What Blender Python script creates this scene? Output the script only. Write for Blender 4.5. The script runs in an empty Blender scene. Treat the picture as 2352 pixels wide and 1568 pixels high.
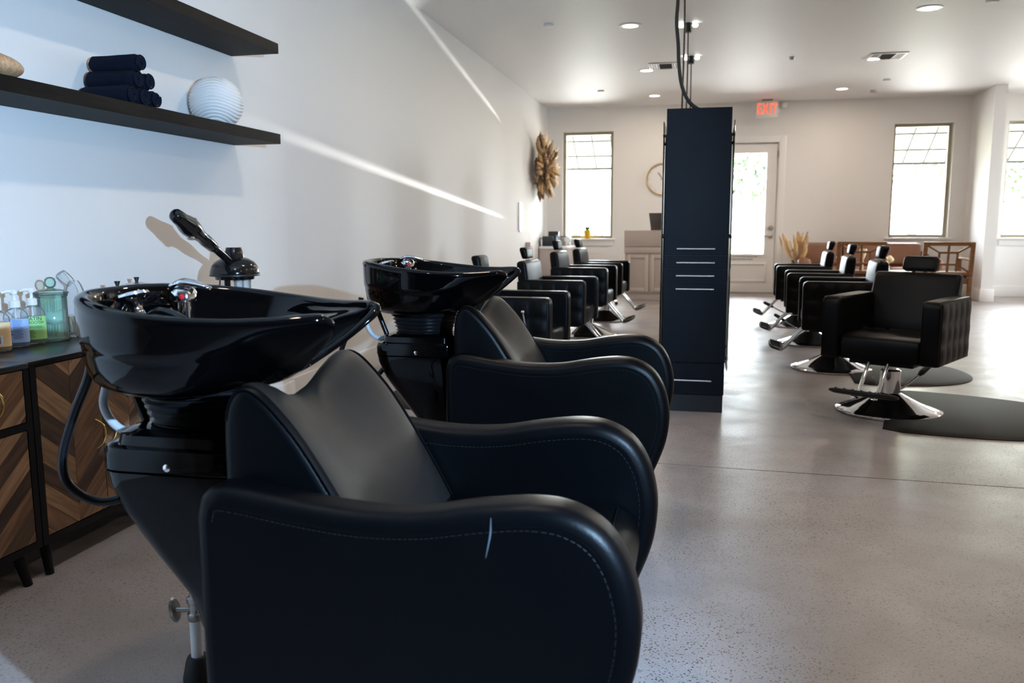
import bpy, bmesh, math, random
from mathutils import Vector, Matrix, Euler

rnd = random.Random(7)
S = bpy.context.scene
COL = S.collection
PI = math.pi

# ------------------------------------------------------------------ camera
cam_d = bpy.data.cameras.new('camera')
cam = bpy.data.objects.new('camera', cam_d)
COL.objects.link(cam)
S.camera = cam
cam_d.sensor_width = 36.0
cam_d.sensor_fit = 'HORIZONTAL'
cam_d.lens = 1925.1 * 36 / 2352
cam_d.clip_start = 0.05
cam_d.clip_end = 300
YAW, PITCH, ROLL = 0.213135, 0.138649, 0.002965


def camera_matrix():
    B = Matrix(((1, 0, 0), (0, 0, -1), (0, 1, 0)))
    c, s = math.cos(-YAW), math.sin(-YAW)
    Ry = Matrix(((c, 0, -s), (0, 1, 0), (s, 0, c)))
    c, s = math.cos(PITCH), math.sin(PITCH)
    Rx = Matrix(((1, 0, 0), (0, c, -s), (0, s, c)))
    c, s = math.cos(-ROLL), math.sin(-ROLL)
    Rz = Matrix(((c, -s, 0), (s, c, 0), (0, 0, 1)))
    M = Rz @ Rx @ Ry @ B
    r, d, f = M[0], M[1], M[2]
    R = Matrix(((r[0], -d[0], -f[0]), (r[1], -d[1], -f[1]), (r[2], -d[2], -f[2])))
    return Matrix.Translation((0, 0, 1.05)) @ R.to_4x4()


cam.matrix_world = camera_matrix()
cam_d.dof.use_dof = True
cam_d.dof.focus_distance = 2.6
cam_d.dof.aperture_fstop = 5.0

# ------------------------------------------------------------------ world, lights, exposure
S.view_settings.view_transform = 'Standard'
S.view_settings.look = 'None'
S.view_settings.exposure = 0.60
S.view_settings.gamma = 1.0
S.view_settings.use_curve_mapping = False
S.cycles.use_denoising = True
S.cycles.max_bounces = 10
S.cycles.diffuse_bounces = 5
S.cycles.transparent_max_bounces = 12
S.cycles.sample_clamp_indirect = 6.0
S.cycles.caustics_reflective = False
S.cycles.caustics_refractive = False

W = bpy.data.worlds.new('world')
S.world = W
W.use_nodes = True
bg = W.node_tree.nodes['Background']
bg.inputs[0].default_value = (0.84, 0.93, 1.0, 1)
bg.inputs[1].default_value = 26.0


def area_light(name, loc, direction, sx, sy, power, color=(1, 1, 1), portal=False, spread=None):
    d = bpy.data.lights.new(name, 'AREA')
    d.shape = 'RECTANGLE'
    d.size, d.size_y = sx, sy
    d.energy = power
    d.color = color
    if portal:
        d.cycles.is_portal = True
    if spread:
        d.spread = spread
    o = bpy.data.objects.new(name, d)
    COL.objects.link(o)
    o.location = loc
    o.rotation_euler = Vector(direction).to_track_quat('-Z', 'Y').to_euler()
    return o


KEY_POS = (0.72, 0.36, 1.29)
key_d = bpy.data.lights.new('cool_strobe', 'SPOT')
key_d.energy = 350
key_d.color = (0.42, 0.68, 1.0)
key_d.shadow_soft_size = 0.015
key_d.spot_size = math.radians(112)
key_d.spot_blend = 0.45
key_o = bpy.data.objects.new('cool_strobe', key_d)
COL.objects.link(key_o)
key_o.location = KEY_POS
key_o.rotation_euler = Vector((-2.9, 1.75, -.15)).to_track_quat('-Z', 'Y').to_euler()

# portals on the window openings let the daylight be sampled well
for nm, x0, x1, z0, z1, y, dy in (('p1', -2.03, -1.28, .84, 2.46, 13.52, -1), ('p2', 2.80, 3.56, .86, 2.46, 13.52, -1),
                                  ('p3', 4.29, 5.05, .86, 2.46, 13.52, -1), ('p4', .42, 1.04, .59, 2.1, 13.4, -1)):
    area_light('window_portal_' + nm, ((x0 + x1) / 2, y, (z0 + z1) / 2), (0, dy, 0), x1 - x0, z1 - z0, 1, portal=True)

area_light('window_portal_side', (7.23, 11.25, 1.66), (-1, 0, 0), 1.3, 1.6, 1, portal=True)

LAMP_POWER = 7.6
LAMP_COLOR = (1.0, .84, .68)

sun_d = bpy.data.lights.new('sun', 'SUN')
sun_d.energy = 150
sun_d.angle = math.radians(.6)
sun_d.color = (1, .96, .9)
sun_o = bpy.data.objects.new('sun', sun_d)
COL.objects.link(sun_o)
sun_o.location = (0, 8, 12)
sun_o.rotation_euler = Vector((-.25, .42, -.85)).to_track_quat('-Z', 'Y').to_euler()




def glint(name, src, wall_a, wall_b, power, width):
    """Sunlight bounced off something shiny outside: a thin fan of light that enters by the left window."""
    src, a, b = Vector(src), Vector(wall_a), Vector(wall_b)
    da, db = (a - src).normalized(), (b - src).normalized()
    mid = (da + db).normalized()
    side = (db - da).normalized()
    z = -mid
    x = (side - z * side.dot(z)).normalized()
    y = z.cross(x)
    d = bpy.data.lights.new(name, 'SPOT')
    d.energy = power
    d.color = (1.0, .97, .94)
    d.shadow_soft_size = .03
    d.spot_size = math.radians(width)
    d.spot_blend = .5
    o = bpy.data.objects.new(name, d)
    COL.objects.link(o)
    o.matrix_world = Matrix.Translation(src) @ Matrix((x, y, z)).transposed().to_4x4() @ Matrix.Diagonal((1, .07, 1, 1))
    return o


glint('windscreen_glint', (-1.50, 16.5, .655), (-2.31, 4.0, 1.59), (-2.31, 8.2, 1.277), 12000, 5.6)
glint('windscreen_glint', (-1.50, 16.5, 1.15), (-2.31, 7.0, 2.80), (-2.31, 10.3, 2.25), 7000, 5)

# ------------------------------------------------------------------ materials
def nodes(m):
    m.use_nodes = True
    return m.node_tree.nodes, m.node_tree.links


def mat(name, color, rough=0.5, metal=0.0, spec=0.5, coat=0.0, bump=None, vary=None, trans=0.0, sss=0.0, ior=None,
        rough_vary=None, emit=None, alpha=None, sheen=0.0):
    """Procedural principled material. bump=(scale,strength[,detail]); vary=(scale,amount,color2)."""
    m = bpy.data.materials.new(name)
    N, L = nodes(m)
    p = N['Principled BSDF']
    c = (*color, 1)
    p.inputs['Base Color'].default_value = c
    p.inputs['Roughness'].default_value = rough
    p.inputs['Metallic'].default_value = metal
    p.inputs['Specular IOR Level'].default_value = spec
    p.inputs['Coat Weight'].default_value = coat
    p.inputs['Coat Roughness'].default_value = 0.03
    p.inputs['Transmission Weight'].default_value = trans
    if sheen:
        p.inputs['Sheen Weight'].default_value = sheen
    if ior:
        p.inputs['IOR'].default_value = ior
    if alpha is not None:
        p.inputs['Alpha'].default_value = alpha
    if emit:
        p.inputs['Emission Color'].default_value = (*emit[0], 1)
        p.inputs['Emission Strength'].default_value = emit[1]
    tc = None
    if bump or vary or rough_vary:
        tc = N.new('ShaderNodeTexCoord')
    if bump:
        n = N.new('ShaderNodeTexNoise')
        n.inputs['Scale'].default_value = bump[0]
        n.inputs['Detail'].default_value = bump[2] if len(bump) > 2 else 3
        b = N.new('ShaderNodeBump')
        b.inputs['Strength'].default_value = bump[1]
        b.inputs['Distance'].default_value = 0.004
        L.new(tc.outputs['Object'], n.inputs['Vector'])
        L.new(n.outputs['Fac'], b.inputs['Height'])
        L.new(b.outputs['Normal'], p.inputs['Normal'])
    if vary:
        n = N.new('ShaderNodeTexNoise')
        n.inputs['Scale'].default_value = vary[0]
        n.inputs['Detail'].default_value = 5
        r = N.new('ShaderNodeValToRGB')
        r.color_ramp.elements[0].position = 0.5 - vary[1]
        r.color_ramp.elements[1].position = 0.5 + vary[1]
        r.color_ramp.elements[0].color = c
        r.color_ramp.elements[1].color = (*vary[2], 1)
        L.new(tc.outputs['Object'], n.inputs['Vector'])
        L.new(n.outputs['Fac'], r.inputs['Fac'])
        L.new(r.outputs['Color'], p.inputs['Base Color'])
    if rough_vary:
        n = N.new('ShaderNodeTexNoise')
        n.inputs['Scale'].default_value = rough_vary[0]
        n.inputs['Detail'].default_value = 5
        mr = N.new('ShaderNodeMapRange')
        mr.inputs['To Min'].default_value = rough_vary[1]
        mr.inputs['To Max'].default_value = rough_vary[2]
        L.new(tc.outputs['Object'], n.inputs['Vector'])
        L.new(n.outputs['Fac'], mr.inputs['Value'])
        L.new(mr.outputs['Result'], p.inputs['Roughness'])
    return m


def thin_glass(name, tint=(1, 1, 1), body=None, ior=1.45):
    m = bpy.data.materials.new(name)
    N, L = nodes(m)
    N.remove(N['Principled BSDF'])
    out = N['Material Output']
    t = N.new('ShaderNodeBsdfTransparent')
    t.inputs[0].default_value = (*tint, 1)
    g = N.new('ShaderNodeBsdfGlossy')
    g.inputs['Roughness'].default_value = 0.02
    f = N.new('ShaderNodeFresnel')
    f.inputs['IOR'].default_value = ior
    mx = N.new('ShaderNodeMixShader')
    L.new(f.outputs[0], mx.inputs[0])
    L.new(t.outputs[0], mx.inputs[1])
    L.new(g.outputs[0], mx.inputs[2])
    last = mx
    if body:
        d = N.new('ShaderNodeBsdfDiffuse')
        d.inputs[0].default_value = (*body[0], 1)
        m2 = N.new('ShaderNodeMixShader')
        m2.inputs[0].default_value = body[1]
        L.new(mx.outputs[0], m2.inputs[1])
        L.new(d.outputs[0], m2.inputs[2])
        last = m2
    L.new(last.outputs[0], out.inputs['Surface'])
    return m


def wood(name, c1, c2, scale=(3, 40, 40), rough=0.45, random_tone=0.0, spec=.4):
    """Grain runs along local X."""
    m = bpy.data.materials.new(name)
    N, L = nodes(m)
    p = N['Principled BSDF']
    p.inputs['Roughness'].default_value = rough
    p.inputs['Specular IOR Level'].default_value = spec
    tc = N.new('ShaderNodeTexCoord')
    mp = N.new('ShaderNodeMapping')
    mp.inputs['Scale'].default_value = scale
    oi = N.new('ShaderNodeObjectInfo')
    off = N.new('ShaderNodeVectorMath')
    off.operation = 'SCALE'
    off.inputs['Scale'].default_value = 37.0
    cmb = N.new('ShaderNodeCombineXYZ')
    for i in range(3):
        L.new(oi.outputs['Random'], cmb.inputs[i])
    L.new(cmb.outputs[0], off.inputs[0])
    L.new(off.outputs[0], mp.inputs['Location'])
    n = N.new('ShaderNodeTexNoise')
    n.inputs['Scale'].default_value = 1.0
    n.inputs['Detail'].default_value = 6
    n.inputs['Distortion'].default_value = 1.2
    L.new(tc.outputs['Object'], mp.inputs['Vector'])
    L.new(mp.outputs[0], n.inputs['Vector'])
    r = N.new('ShaderNodeValToRGB')
    r.color_ramp.elements[0].position = 0.32
    r.color_ramp.elements[1].position = 0.68
    r.color_ramp.elements[0].color = (*c1, 1)
    r.color_ramp.elements[1].color = (*c2, 1)
    L.new(n.outputs['Fac'], r.inputs['Fac'])
    col = r.outputs['Color']
    if random_tone:
        hs = N.new('ShaderNodeHueSaturation')
        mr = N.new('ShaderNodeMapRange')
        mr.inputs['To Min'].default_value = 1 - random_tone
        mr.inputs['To Max'].default_value = 1 + random_tone
        L.new(oi.outputs['Random'], mr.inputs['Value'])
        L.new(mr.outputs['Result'], hs.inputs['Value'])
        L.new(col, hs.inputs['Color'])
        col = hs.outputs['Color']
    L.new(col, p.inputs['Base Color'])
    b = N.new('ShaderNodeBump')
    b.inputs['Strength'].default_value = 0.15
    b.inputs['Distance'].default_value = 0.001
    L.new(n.outputs['Fac'], b.inputs['Height'])
    L.new(b.outputs['Normal'], p.inputs['Normal'])
    return m


def floor_material():
    m = bpy.data.materials.new('polished_concrete')
    N, L = nodes(m)
    p = N['Principled BSDF']
    tc = N.new('ShaderNodeTexCoord')

    def noise(scale, detail=4, dist=0.0):
        n = N.new('ShaderNodeTexNoise')
        n.inputs['Scale'].default_value = scale
        n.inputs['Detail'].default_value = detail
        n.inputs['Distortion'].default_value = dist
        L.new(tc.outputs['Object'], n.inputs['Vector'])
        return n

    def ramp(src, a, b, ca, cb):
        r = N.new('ShaderNodeValToRGB')
        r.color_ramp.elements[0].position = a
        r.color_ramp.elements[1].position = b
        r.color_ramp.elements[0].color = ca
        r.color_ramp.elements[1].color = cb
        L.new(src, r.inputs['Fac'])
        return r.outputs['Color']

    def mix(fac, a, b, mode='MIX'):
        x = N.new('ShaderNodeMix')
        x.data_type = 'RGBA'
        x.blend_type = mode
        if isinstance(fac, float):
            x.inputs[0].default_value = fac
        else:
            L.new(fac, x.inputs[0])
        L.new(a, x.inputs[6])
        L.new(b, x.inputs[7])
        return x.outputs[2]
    base = ramp(noise(0.8, 6, 0.6).outputs['Fac'], .34, .66, (.285, .245, .225, 1), (.355, .332, .335, 1))
    mott = ramp(noise(5, 8, 0.4).outputs['Fac'], .3, .7, (.88, .865, .85, 1), (1.07, 1.07, 1.08, 1))
    c = mix(1.0, base, mott, 'MULTIPLY')
    fine = ramp(noise(160, 4).outputs['Fac'], .3, .7, (.82, .82, .82, 1), (1.1, 1.1, 1.1, 1))
    c = mix(0.7, c, fine, 'MULTIPLY')
    # exposed aggregate: small dark chips, denser where a broad noise is high
    v = N.new('ShaderNodeTexVoronoi')
    v.inputs['Scale'].default_value = 175
    v.inputs['Randomness'].default_value = 1
    L.new(tc.outputs['Object'], v.inputs['Vector'])
    wn = N.new('ShaderNodeTexWhiteNoise')
    L.new(v.outputs['Position'], wn.inputs['Vector'])
    th = N.new('ShaderNodeMath')
    th.operation = 'MULTIPLY'
    th.inputs[1].default_value = 0.60
    L.new(wn.outputs['Value'], th.inputs[0])
    pw = N.new('ShaderNodeMath')
    pw.operation = 'POWER'
    pw.inputs[1].default_value = 2.2
    L.new(th.outputs[0], pw.inputs[0])
    lt = N.new('ShaderNodeMath')
    lt.operation = 'LESS_THAN'
    d2 = N.new('ShaderNodeMath')
    d2.operation = 'MULTIPLY'
    d2.inputs[1].default_value = 0.55
    L.new(v.outputs['Distance'], d2.inputs[0])
    L.new(d2.outputs[0], lt.inputs[0])
    L.new(pw.outputs[0], lt.inputs[1])
    dens = ramp(noise(0.9, 3).outputs['Fac'], .38, .55, (.3, .3, .3, 1), (1, 1, 1, 1))
    mk = N.new('ShaderNodeMath')
    mk.operation = 'MULTIPLY'
    L.new(lt.outputs[0], mk.inputs[0])
    L.new(dens, mk.inputs[1])
    chip = ramp(wn.outputs['Color'], .2, .8, (.06, .045, .04, 1), (.17, .13, .105, 1))
    c = mix(mk.outputs[0], c, chip)
    L.new(c, p.inputs['Base Color'])
    mr = N.new('ShaderNodeMapRange')
    mr.inputs['From Min'].default_value = .3
    mr.inputs['From Max'].default_value = .7
    mr.inputs['To Min'].default_value = .285
    mr.inputs['To Max'].default_value = .42
    L.new(noise(4, 6, 0.6).outputs['Fac'], mr.inputs['Value'])
    L.new(mr.outputs['Result'], p.inputs['Roughness'])
    p.inputs['Specular IOR Level'].default_value = 0.36
    b = N.new('ShaderNodeBump')
    b.inputs['Strength'].default_value = 0.05
    b.inputs['Distance'].default_value = 0.01
    L.new(noise(9, 2).outputs['Fac'], b.inputs['Height'])
    L.new(b.outputs['Normal'], p.inputs['Normal'])
    return m


M = {}
M['wall'] = mat('white_orange_peel_paint', (.81, .795, .775), .72, spec=.25, bump=(170, .22, 3))
M['ceiling'] = mat('ceiling_paint', (.80, .79, .775), .5, bump=(120, .2, 3))
M['dark_wall'] = mat('darkened_unseen_wall', (.06, .06, .065), .6)  # unseen wall behind the camera, coloured dark so the bowls reflect a dim room
M['trim'] = mat('white_trim_paint', (.83, .82, .80), .35)
M['floor'] = floor_material()
M['joint'] = mat('joint_filler', (.10, .08, .07), .9)
M['leather'] = mat('black_vinyl', (.0008, .0010, .0015), .34, spec=.11, bump=(420, .10, 4), rough_vary=(7, .30, .42))
M['leather_worn_sheen'] = mat('worn_sheen_vinyl', (.004, .0034, .0031), .50, spec=.45, bump=(420, .10, 4), rough_vary=(5, .42, .56))  # browner, shinier vinyl that imitates the reflected sheen on the worn backrest
M['leather_soft'] = mat('black_matte_vinyl', (.0012, .0012, .0016), .40, spec=.18, bump=(300, .10, 4))
M['scuff'] = mat('pale_scuff', (.06, .075, .09), .7)
M['piping'] = mat('seam_thread', (.007, .0075, .009), .6, spec=.2)
M['gloss'] = mat('black_gloss_ceramic', (.0008, .0008, .001), .05, spec=.24)
M['gloss2'] = mat('black_gloss_plastic', (.006, .006, .007), .13)
M['rubber'] = mat('black_rubber', (.012, .012, .013), .6)
M['gasket'] = mat('ribbed_black_rubber', (.006, .006, .007), .3)
M['hose'] = mat('black_hose', (.004, .0045, .006), .28, spec=.3)
M['drain'] = mat('grey_drain_hose', (.42, .44, .47), .35)
M['chrome'] = mat('chrome', (.82, .83, .85), .07, metal=1)
M['steel'] = mat('brushed_steel', (.62, .62, .62), .28, metal=1)
M['nickel'] = mat('satin_nickel', (.45, .42, .39), .35, metal=1)
M['brass'] = mat('brass', (.86, .60, .20), .22, metal=1)
M['red'] = mat('red_plastic', (.6, .02, .03), .25)
M['black_metal'] = mat('black_powder_coat', (.004, .004, .0045), .40, spec=.2)
M['cab_top'] = mat('dark_cabinet_top', (.008, .008, .009), .28, spec=.4, bump=(60, .04))
M['shelf'] = wood('dark_stained_shelf', (.0035, .0027, .0026), (.010, .0075, .007), (6, 60, 60), .55, spec=.08)
M['plank_a'] = wood('walnut_mid', (.085, .042, .021), (.21, .112, .058), (4, 38, 38), .5, .18)
M['plank_b'] = wood('walnut_light', (.14, .075, .038), (.30, .175, .095), (4, 38, 38), .5, .15)
M['plank_c'] = wood('walnut_dark', (.030, .016, .010), (.080, .043, .025), (4, 38, 38), .5, .2)
M['backing'] = mat('door_groove', (.02, .012, .008), .8)
M['towel'] = mat('navy_towel', (.0025, .0055, .016), .95, spec=.2, bump=(260, .9, 4))
M['vase'] = mat('white_bisque', (.80, .79, .77), .75)
M['pale_wood'] = wood('pale_wood', (.42, .24, .12), (.66, .44, .26), (10, 60, 60), .55)
M['station'] = mat('navy_black_laminate', (.0035, .0055, .0105), .42, spec=.14, bump=(90, .06), vary=(7, .35, (.007, .0095, .016)))
M['station_edge'] = mat('black_laminate_edge', (.006, .006, .008), .4)
M['mirror'] = mat('mirror_silver', (.88, .90, .89), .02, metal=1)
M['cord'] = mat('black_cord', (.008, .008, .008), .45)
M['white_plastic'] = mat('white_plastic', (.82, .82, .81), .35)
M['exit_face'] = mat('exit_face', (.80, .76, .70), .4)
M['exit_red'] = mat('exit_red_lit', (.9, .1, .05), .4, emit=((1.0, .075, .035), 1.3))
M['lamp'] = mat('downlight_lens', (1, .9, .75), .5, emit=((1.0, .84, .66), 9.0))
M['led'] = mat('led_head', (1, 1, 1), .4, emit=((1, .98, .95), 4.0))
M['bronze'] = mat('olive_bronze_frame', (.36, .33, .23), .4)
M['awning_bar'] = mat('awning_bar', (.006, .006, .0045), .6, spec=.1)
M['pane'] = thin_glass('window_pane')
M['gold'] = mat('gold_ring', (.75, .52, .22), .3, metal=.8)
M['clock_face'] = mat('clock_face', (.80, .79, .77), .5)
M['black'] = mat('black_plastic', (.012, .012, .013), .4)
M['ink'] = mat('print_ink', (.03, .03, .05), .6)
M['desk'] = mat('taupe_paint', (.52, .44, .395), .45)
M['desk_light'] = mat('taupe_paint_light', (.58, .50, .455), .45)
M['laptop'] = mat('dark_laptop_shell', (.09, .075, .07), .4)
M['yellow'] = mat('yellow_glaze', (.85, .50, .02), .3)
M['leaf'] = mat('plant_leaf', (.10, .26, .06), .5)
M['counter'] = mat('white_counter', (.82, .81, .80), .3)
M['grey_box'] = mat('grey_plastic', (.45, .44, .43), .45)
M['blue_plastic'] = mat('pale_blue_plastic', (.45, .62, .75), .3)
M['mat'] = mat('anti_fatigue_mat', (.010, .0085, .008), .62, spec=.2, bump=(220, .25))
M['pampas_a'] = mat('pampas_tan', (.42, .28, .16), .95)
M['pampas_b'] = mat('pampas_brown', (.17, .10, .058), .95)
M['pampas_c'] = mat('pampas_cream', (.85, .72, .56), .95)
M['pampas_d'] = mat('pampas_gold', (.58, .38, .18), .95)
M['stem'] = mat('dry_stem', (.13, .075, .04), .9)
M['sofa'] = mat('tan_brown_leather', (.17, .072, .038), .42, bump=(14, .5, 4), vary=(4, .3, (.23, .10, .055)))
M['oak'] = wood('brown_teak', (.16, .070, .026), (.28, .135, .058), (5, 40, 40), .45)
M['cushion'] = mat('mauve_brown_cushion', (.20, .135, .12), .8, bump=(300, .2))
M['cream'] = mat('cream_petal', (.85, .72, .50), .8)
M['jar_glass'] = thin_glass('mint_glass', (.80, .95, .89), body=((.66, .90, .82), .11))
M['clear'] = thin_glass('clear_plastic', (.95, .97, .98), body=((.8, .84, .88), .13), ior=1.2)
M['clear_dark'] = thin_glass('clear_glass_jar', (.90, .93, .92), body=((.7, .75, .75), .05))
M['frost'] = thin_glass('frosted_jar', (.93, .95, .95), body=((.85, .88, .9), .35))
M['cotton'] = mat('cotton', (.82, .84, .84), .95)
M['swab'] = mat('swab_stick', (.62, .66, .60), .8)
M['stick'] = wood('birch_stick', (.42, .26, .14), (.68, .48, .30), (20, 80, 80), .6)
M['soap_blue'] = mat('blue_soap', (.05, .16, .36), .15)
M['label_blue'] = mat('blue_label', (.30, .46, .80), .4, vary=(8, .3, (.40, .56, .86)))
M['soap_green'] = mat('green_soap', (.02, .20, .09), .15)
M['label_green'] = mat('green_label', (.28, .62, .16), .4, vary=(9, .25, (.44, .74, .32)))
M['label_green2'] = mat('green_label_band', (.16, .47, .09), .4)
M['soap_amber'] = mat('amber_soap', (.42, .24, .03), .15)
M['label_amber'] = mat('amber_label', (.80, .52, .24), .4, vary=(14, .3, (.85, .66, .42)))
M['label_white'] = mat('label_white', (.80, .78, .74), .5)
M['text_dark_green'] = mat('text_green', (.01, .12, .05), .5)
M['text_blue'] = mat('text_blue', (.04, .10, .30), .5)
M['leafcard'] = mat('tree_leaf', (.018, .036, .014), .6)
M['leafcard2'] = mat('tree_leaf_pale', (.05, .085, .036), .6)
M['bark'] = mat('bark', (.045, .036, .028), .9, bump=(20, .6))
M['pavement'] = mat('pale_pavement', (.55, .53, .50), .8, vary=(1.5, .3, (.62, .60, .57)))
M['lawn'] = mat('lawn', (.20, .22, .13), .9, vary=(3, .3, (.27, .28, .18)))
M['awning'] = mat('cream_awning_cloth', (.85, .83, .70), .8, trans=0.0)
N_, L_ = nodes(M['awning'])
_tr = N_.new('ShaderNodeBsdfTranslucent')
_tr.inputs[0].default_value = (.9, .88, .76, 1)
_mx = N_.new('ShaderNodeMixShader')
_mx.inputs[0].default_value = .75
L_.new(N_['Principled BSDF'].outputs[0], _mx.inputs[1])
L_.new(_tr.outputs[0], _mx.inputs[2])
L_.new(_mx.outputs[0], N_['Material Output'].inputs['Surface'])


# ------------------------------------------------------------------ object helpers
def link(o, parent=None):
    COL.objects.link(o)
    if parent is not None:
        o.parent = parent
    return o


def finish(name, me, m, parent=None, smooth=True, angle=40):
    me.materials.append(M[m] if isinstance(m, str) else m)
    if smooth:
        for p in me.polygons:
            p.use_smooth = True
        me.set_sharp_from_angle(angle=math.radians(angle))
    o = bpy.data.objects.new(name, me)
    return link(o, parent)


def mesh(name, verts, faces, m, parent=None, smooth=True, angle=40, recalc=True):
    me = bpy.data.meshes.new(name)
    me.from_pydata([tuple(v) for v in verts], [], faces)
    if recalc:
        bm = bmesh.new()
        bm.from_mesh(me)
        bmesh.ops.recalc_face_normals(bm, faces=bm.faces)
        bm.to_mesh(me)
        bm.free()
    return finish(name, me, m, parent, smooth, angle)


def from_bm(name, bm, m, parent=None, smooth=True, angle=40):
    me = bpy.data.meshes.new(name)
    bmesh.ops.recalc_face_normals(bm, faces=bm.faces)
    bm.to_mesh(me)
    bm.free()
    return finish(name, me, m, parent, smooth, angle)


def bm_box(bm, x0, x1, y0, y1, z0, z1, bevel=0.0, seg=2, mtx=None):
    t = bmesh.new()
    bmesh.ops.create_cube(t, size=1)
    for v in t.verts:
        v.co = Vector(((x0 + x1) / 2 + v.co.x * (x1 - x0), (y0 + y1) / 2 + v.co.y * (y1 - y0),
                       (z0 + z1) / 2 + v.co.z * (z1 - z0)))
    if bevel:
        bmesh.ops.bevel(t, geom=t.edges[:], offset=bevel, segments=seg, affect='EDGES', profile=0.5)
    if mtx is not None:
        bmesh.ops.transform(t, matrix=mtx, verts=t.verts[:])
    me = bpy.data.meshes.new('tmp')
    t.to_mesh(me)
    t.free()
    bm.from_mesh(me)
    bpy.data.meshes.remove(me)


def box(name, x0, x1, y0, y1, z0, z1, m, parent=None, bevel=0.0, seg=2, mtx=None):
    bm = bmesh.new()
    bm_box(bm, x0, x1, y0, y1, z0, z1, bevel, seg, mtx)
    return from_bm(name, bm, m, parent, smooth=bevel > 0)


def lathe_data(profile, seg=32, center=(0, 0, 0), sx=1.0, sy=1.0, mtx=None):
    vs, fs = [], []
    n = len(profile)
    for r, z in profile:
        for i in range(seg):
            a = 2 * PI * i / seg
            v = Vector((r * math.cos(a) * sx, r * math.sin(a) * sy, z))
            if mtx is not None:
                v = mtx @ v
            vs.append(v + Vector(center))
    for j in range(n - 1):
        for i in range(seg):
            k = (i + 1) % seg
            fs.append((j * seg + i, j * seg + k, (j + 1) * seg + k, (j + 1) * seg + i))
    if profile[0][0] > 1e-6 and abs(profile[0][0] - profile[-1][0]) < 1e-6:
        for i in range(seg):
            k = (i + 1) % seg
            fs.append(((n - 1) * seg + i, (n - 1) * seg + k, k, i))
    else:
        fs.append(tuple(range(seg))[::-1])
        fs.append(tuple((n - 1) * seg + i for i in range(seg)))
    return vs, fs


def lathe(name, profile, m, parent=None, seg=32, center=(0, 0, 0), sx=1.0, sy=1.0, mtx=None, angle=40):
    vs, fs = lathe_data(profile, seg, center, sx, sy, mtx)
    return mesh(name, vs, fs, m, parent, True, angle)


def spline(pts, n=8, closed=False):
    P = [Vector(p) for p in pts]
    out = []
    L = len(P)
    rng = L if closed else L - 1
    for i in range(rng):
        p0 = P[(i - 1) % L] if (closed or i > 0) else P[0] * 2 - P[1]
        p1, p2 = P[i], P[(i + 1) % L]
        p3 = P[(i + 2) % L] if (closed or i + 2 < L) else P[-1] * 2 - P[-2]
        for k in range(n):
            t = k / n
            out.append(0.5 * ((2 * p1) + (p2 - p0) * t + (2 * p0 - 5 * p1 + 4 * p2 - p3) * t * t +
                              (3 * p1 - p0 - 3 * p2 + p3) * t ** 3))
    if not closed:
        out.append(P[-1])
    return out


def tube_data(path, radius, res=8, caps=True):
    """radius: number or list along the path."""
    P = [Vector(p) for p in path]
    n = len(P)
    R = radius if isinstance(radius, (list, tuple)) else [radius] * n
    if len(R) != n:
        src = R
        R = []
        for i in range(n):
            u = i / (n - 1) * (len(src) - 1)
            k = min(int(u), len(src) - 2)
            R.append(src[k] + (src[k + 1] - src[k]) * (u - k))
    vs, fs = [], []
    up = Vector((0, 0, 1))
    t0 = (P[1] - P[0]).normalized()
    if abs(t0.dot(up)) > .95:
        up = Vector((1, 0, 0))
    nrm = (up - t0 * up.dot(t0)).normalized()
    for i in range(n):
        t = (P[min(i + 1, n - 1)] - P[max(i - 1, 0)]).normalized()
        nrm = (nrm - t * nrm.dot(t)).normalized()
        b = t.cross(nrm)
        for k in range(res):
            a = 2 * PI * k / res
            vs.append(P[i] + (nrm * math.cos(a) + b * math.sin(a)) * R[i])
    for i in range(n - 1):
        for k in range(res):
            q = (k + 1) % res
            fs.append((i * res + k, i * res + q, (i + 1) * res + q, (i + 1) * res + k))
    if caps:
        fs.append(tuple(range(res))[::-1])
        fs.append(tuple((n - 1) * res + k for k in range(res)))
    return vs, fs


def tube(name, path, radius, m, parent=None, res=8, smooth_path=0):
    if smooth_path:
        path = spline(path, smooth_path)
    vs, fs = tube_data(path, radius, res)
    return mesh(name, vs, fs, m, parent, True, 50)


def join_data(parts):
    V, F = [], []
    for vs, fs in parts:
        o = len(V)
        V += list(vs)
        F += [tuple(i + o for i in f) for f in fs]
    return V, F


def offset_poly(pts, d):
    """inward offset of a closed counter-clockwise or clockwise 2-D polygon."""
    n = len(pts)
    area = sum(pts[i][0] * pts[(i + 1) % n][1] - pts[(i + 1) % n][0] * pts[i][1] for i in range(n))
    s = 1 if area > 0 else -1
    out = []
    for i in range(n):
        a, b, c = Vector(pts[i - 1]), Vector(pts[i]), Vector(pts[(i + 1) % n])
        e1, e2 = (b - a), (c - b)
        n1 = Vector((-e1.y, e1.x)).normalized() * s if e1.length > 1e-9 else Vector((0, 0))
        n2 = Vector((-e2.y, e2.x)).normalized() * s if e2.length > 1e-9 else Vector((0, 0))
        nn = n1 + n2
        if nn.length < 1e-6:
            nn = n1
        nn.normalize()
        k = max(.5, nn.dot(n1))
        out.append(b + nn * d / k)
    return out


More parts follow.
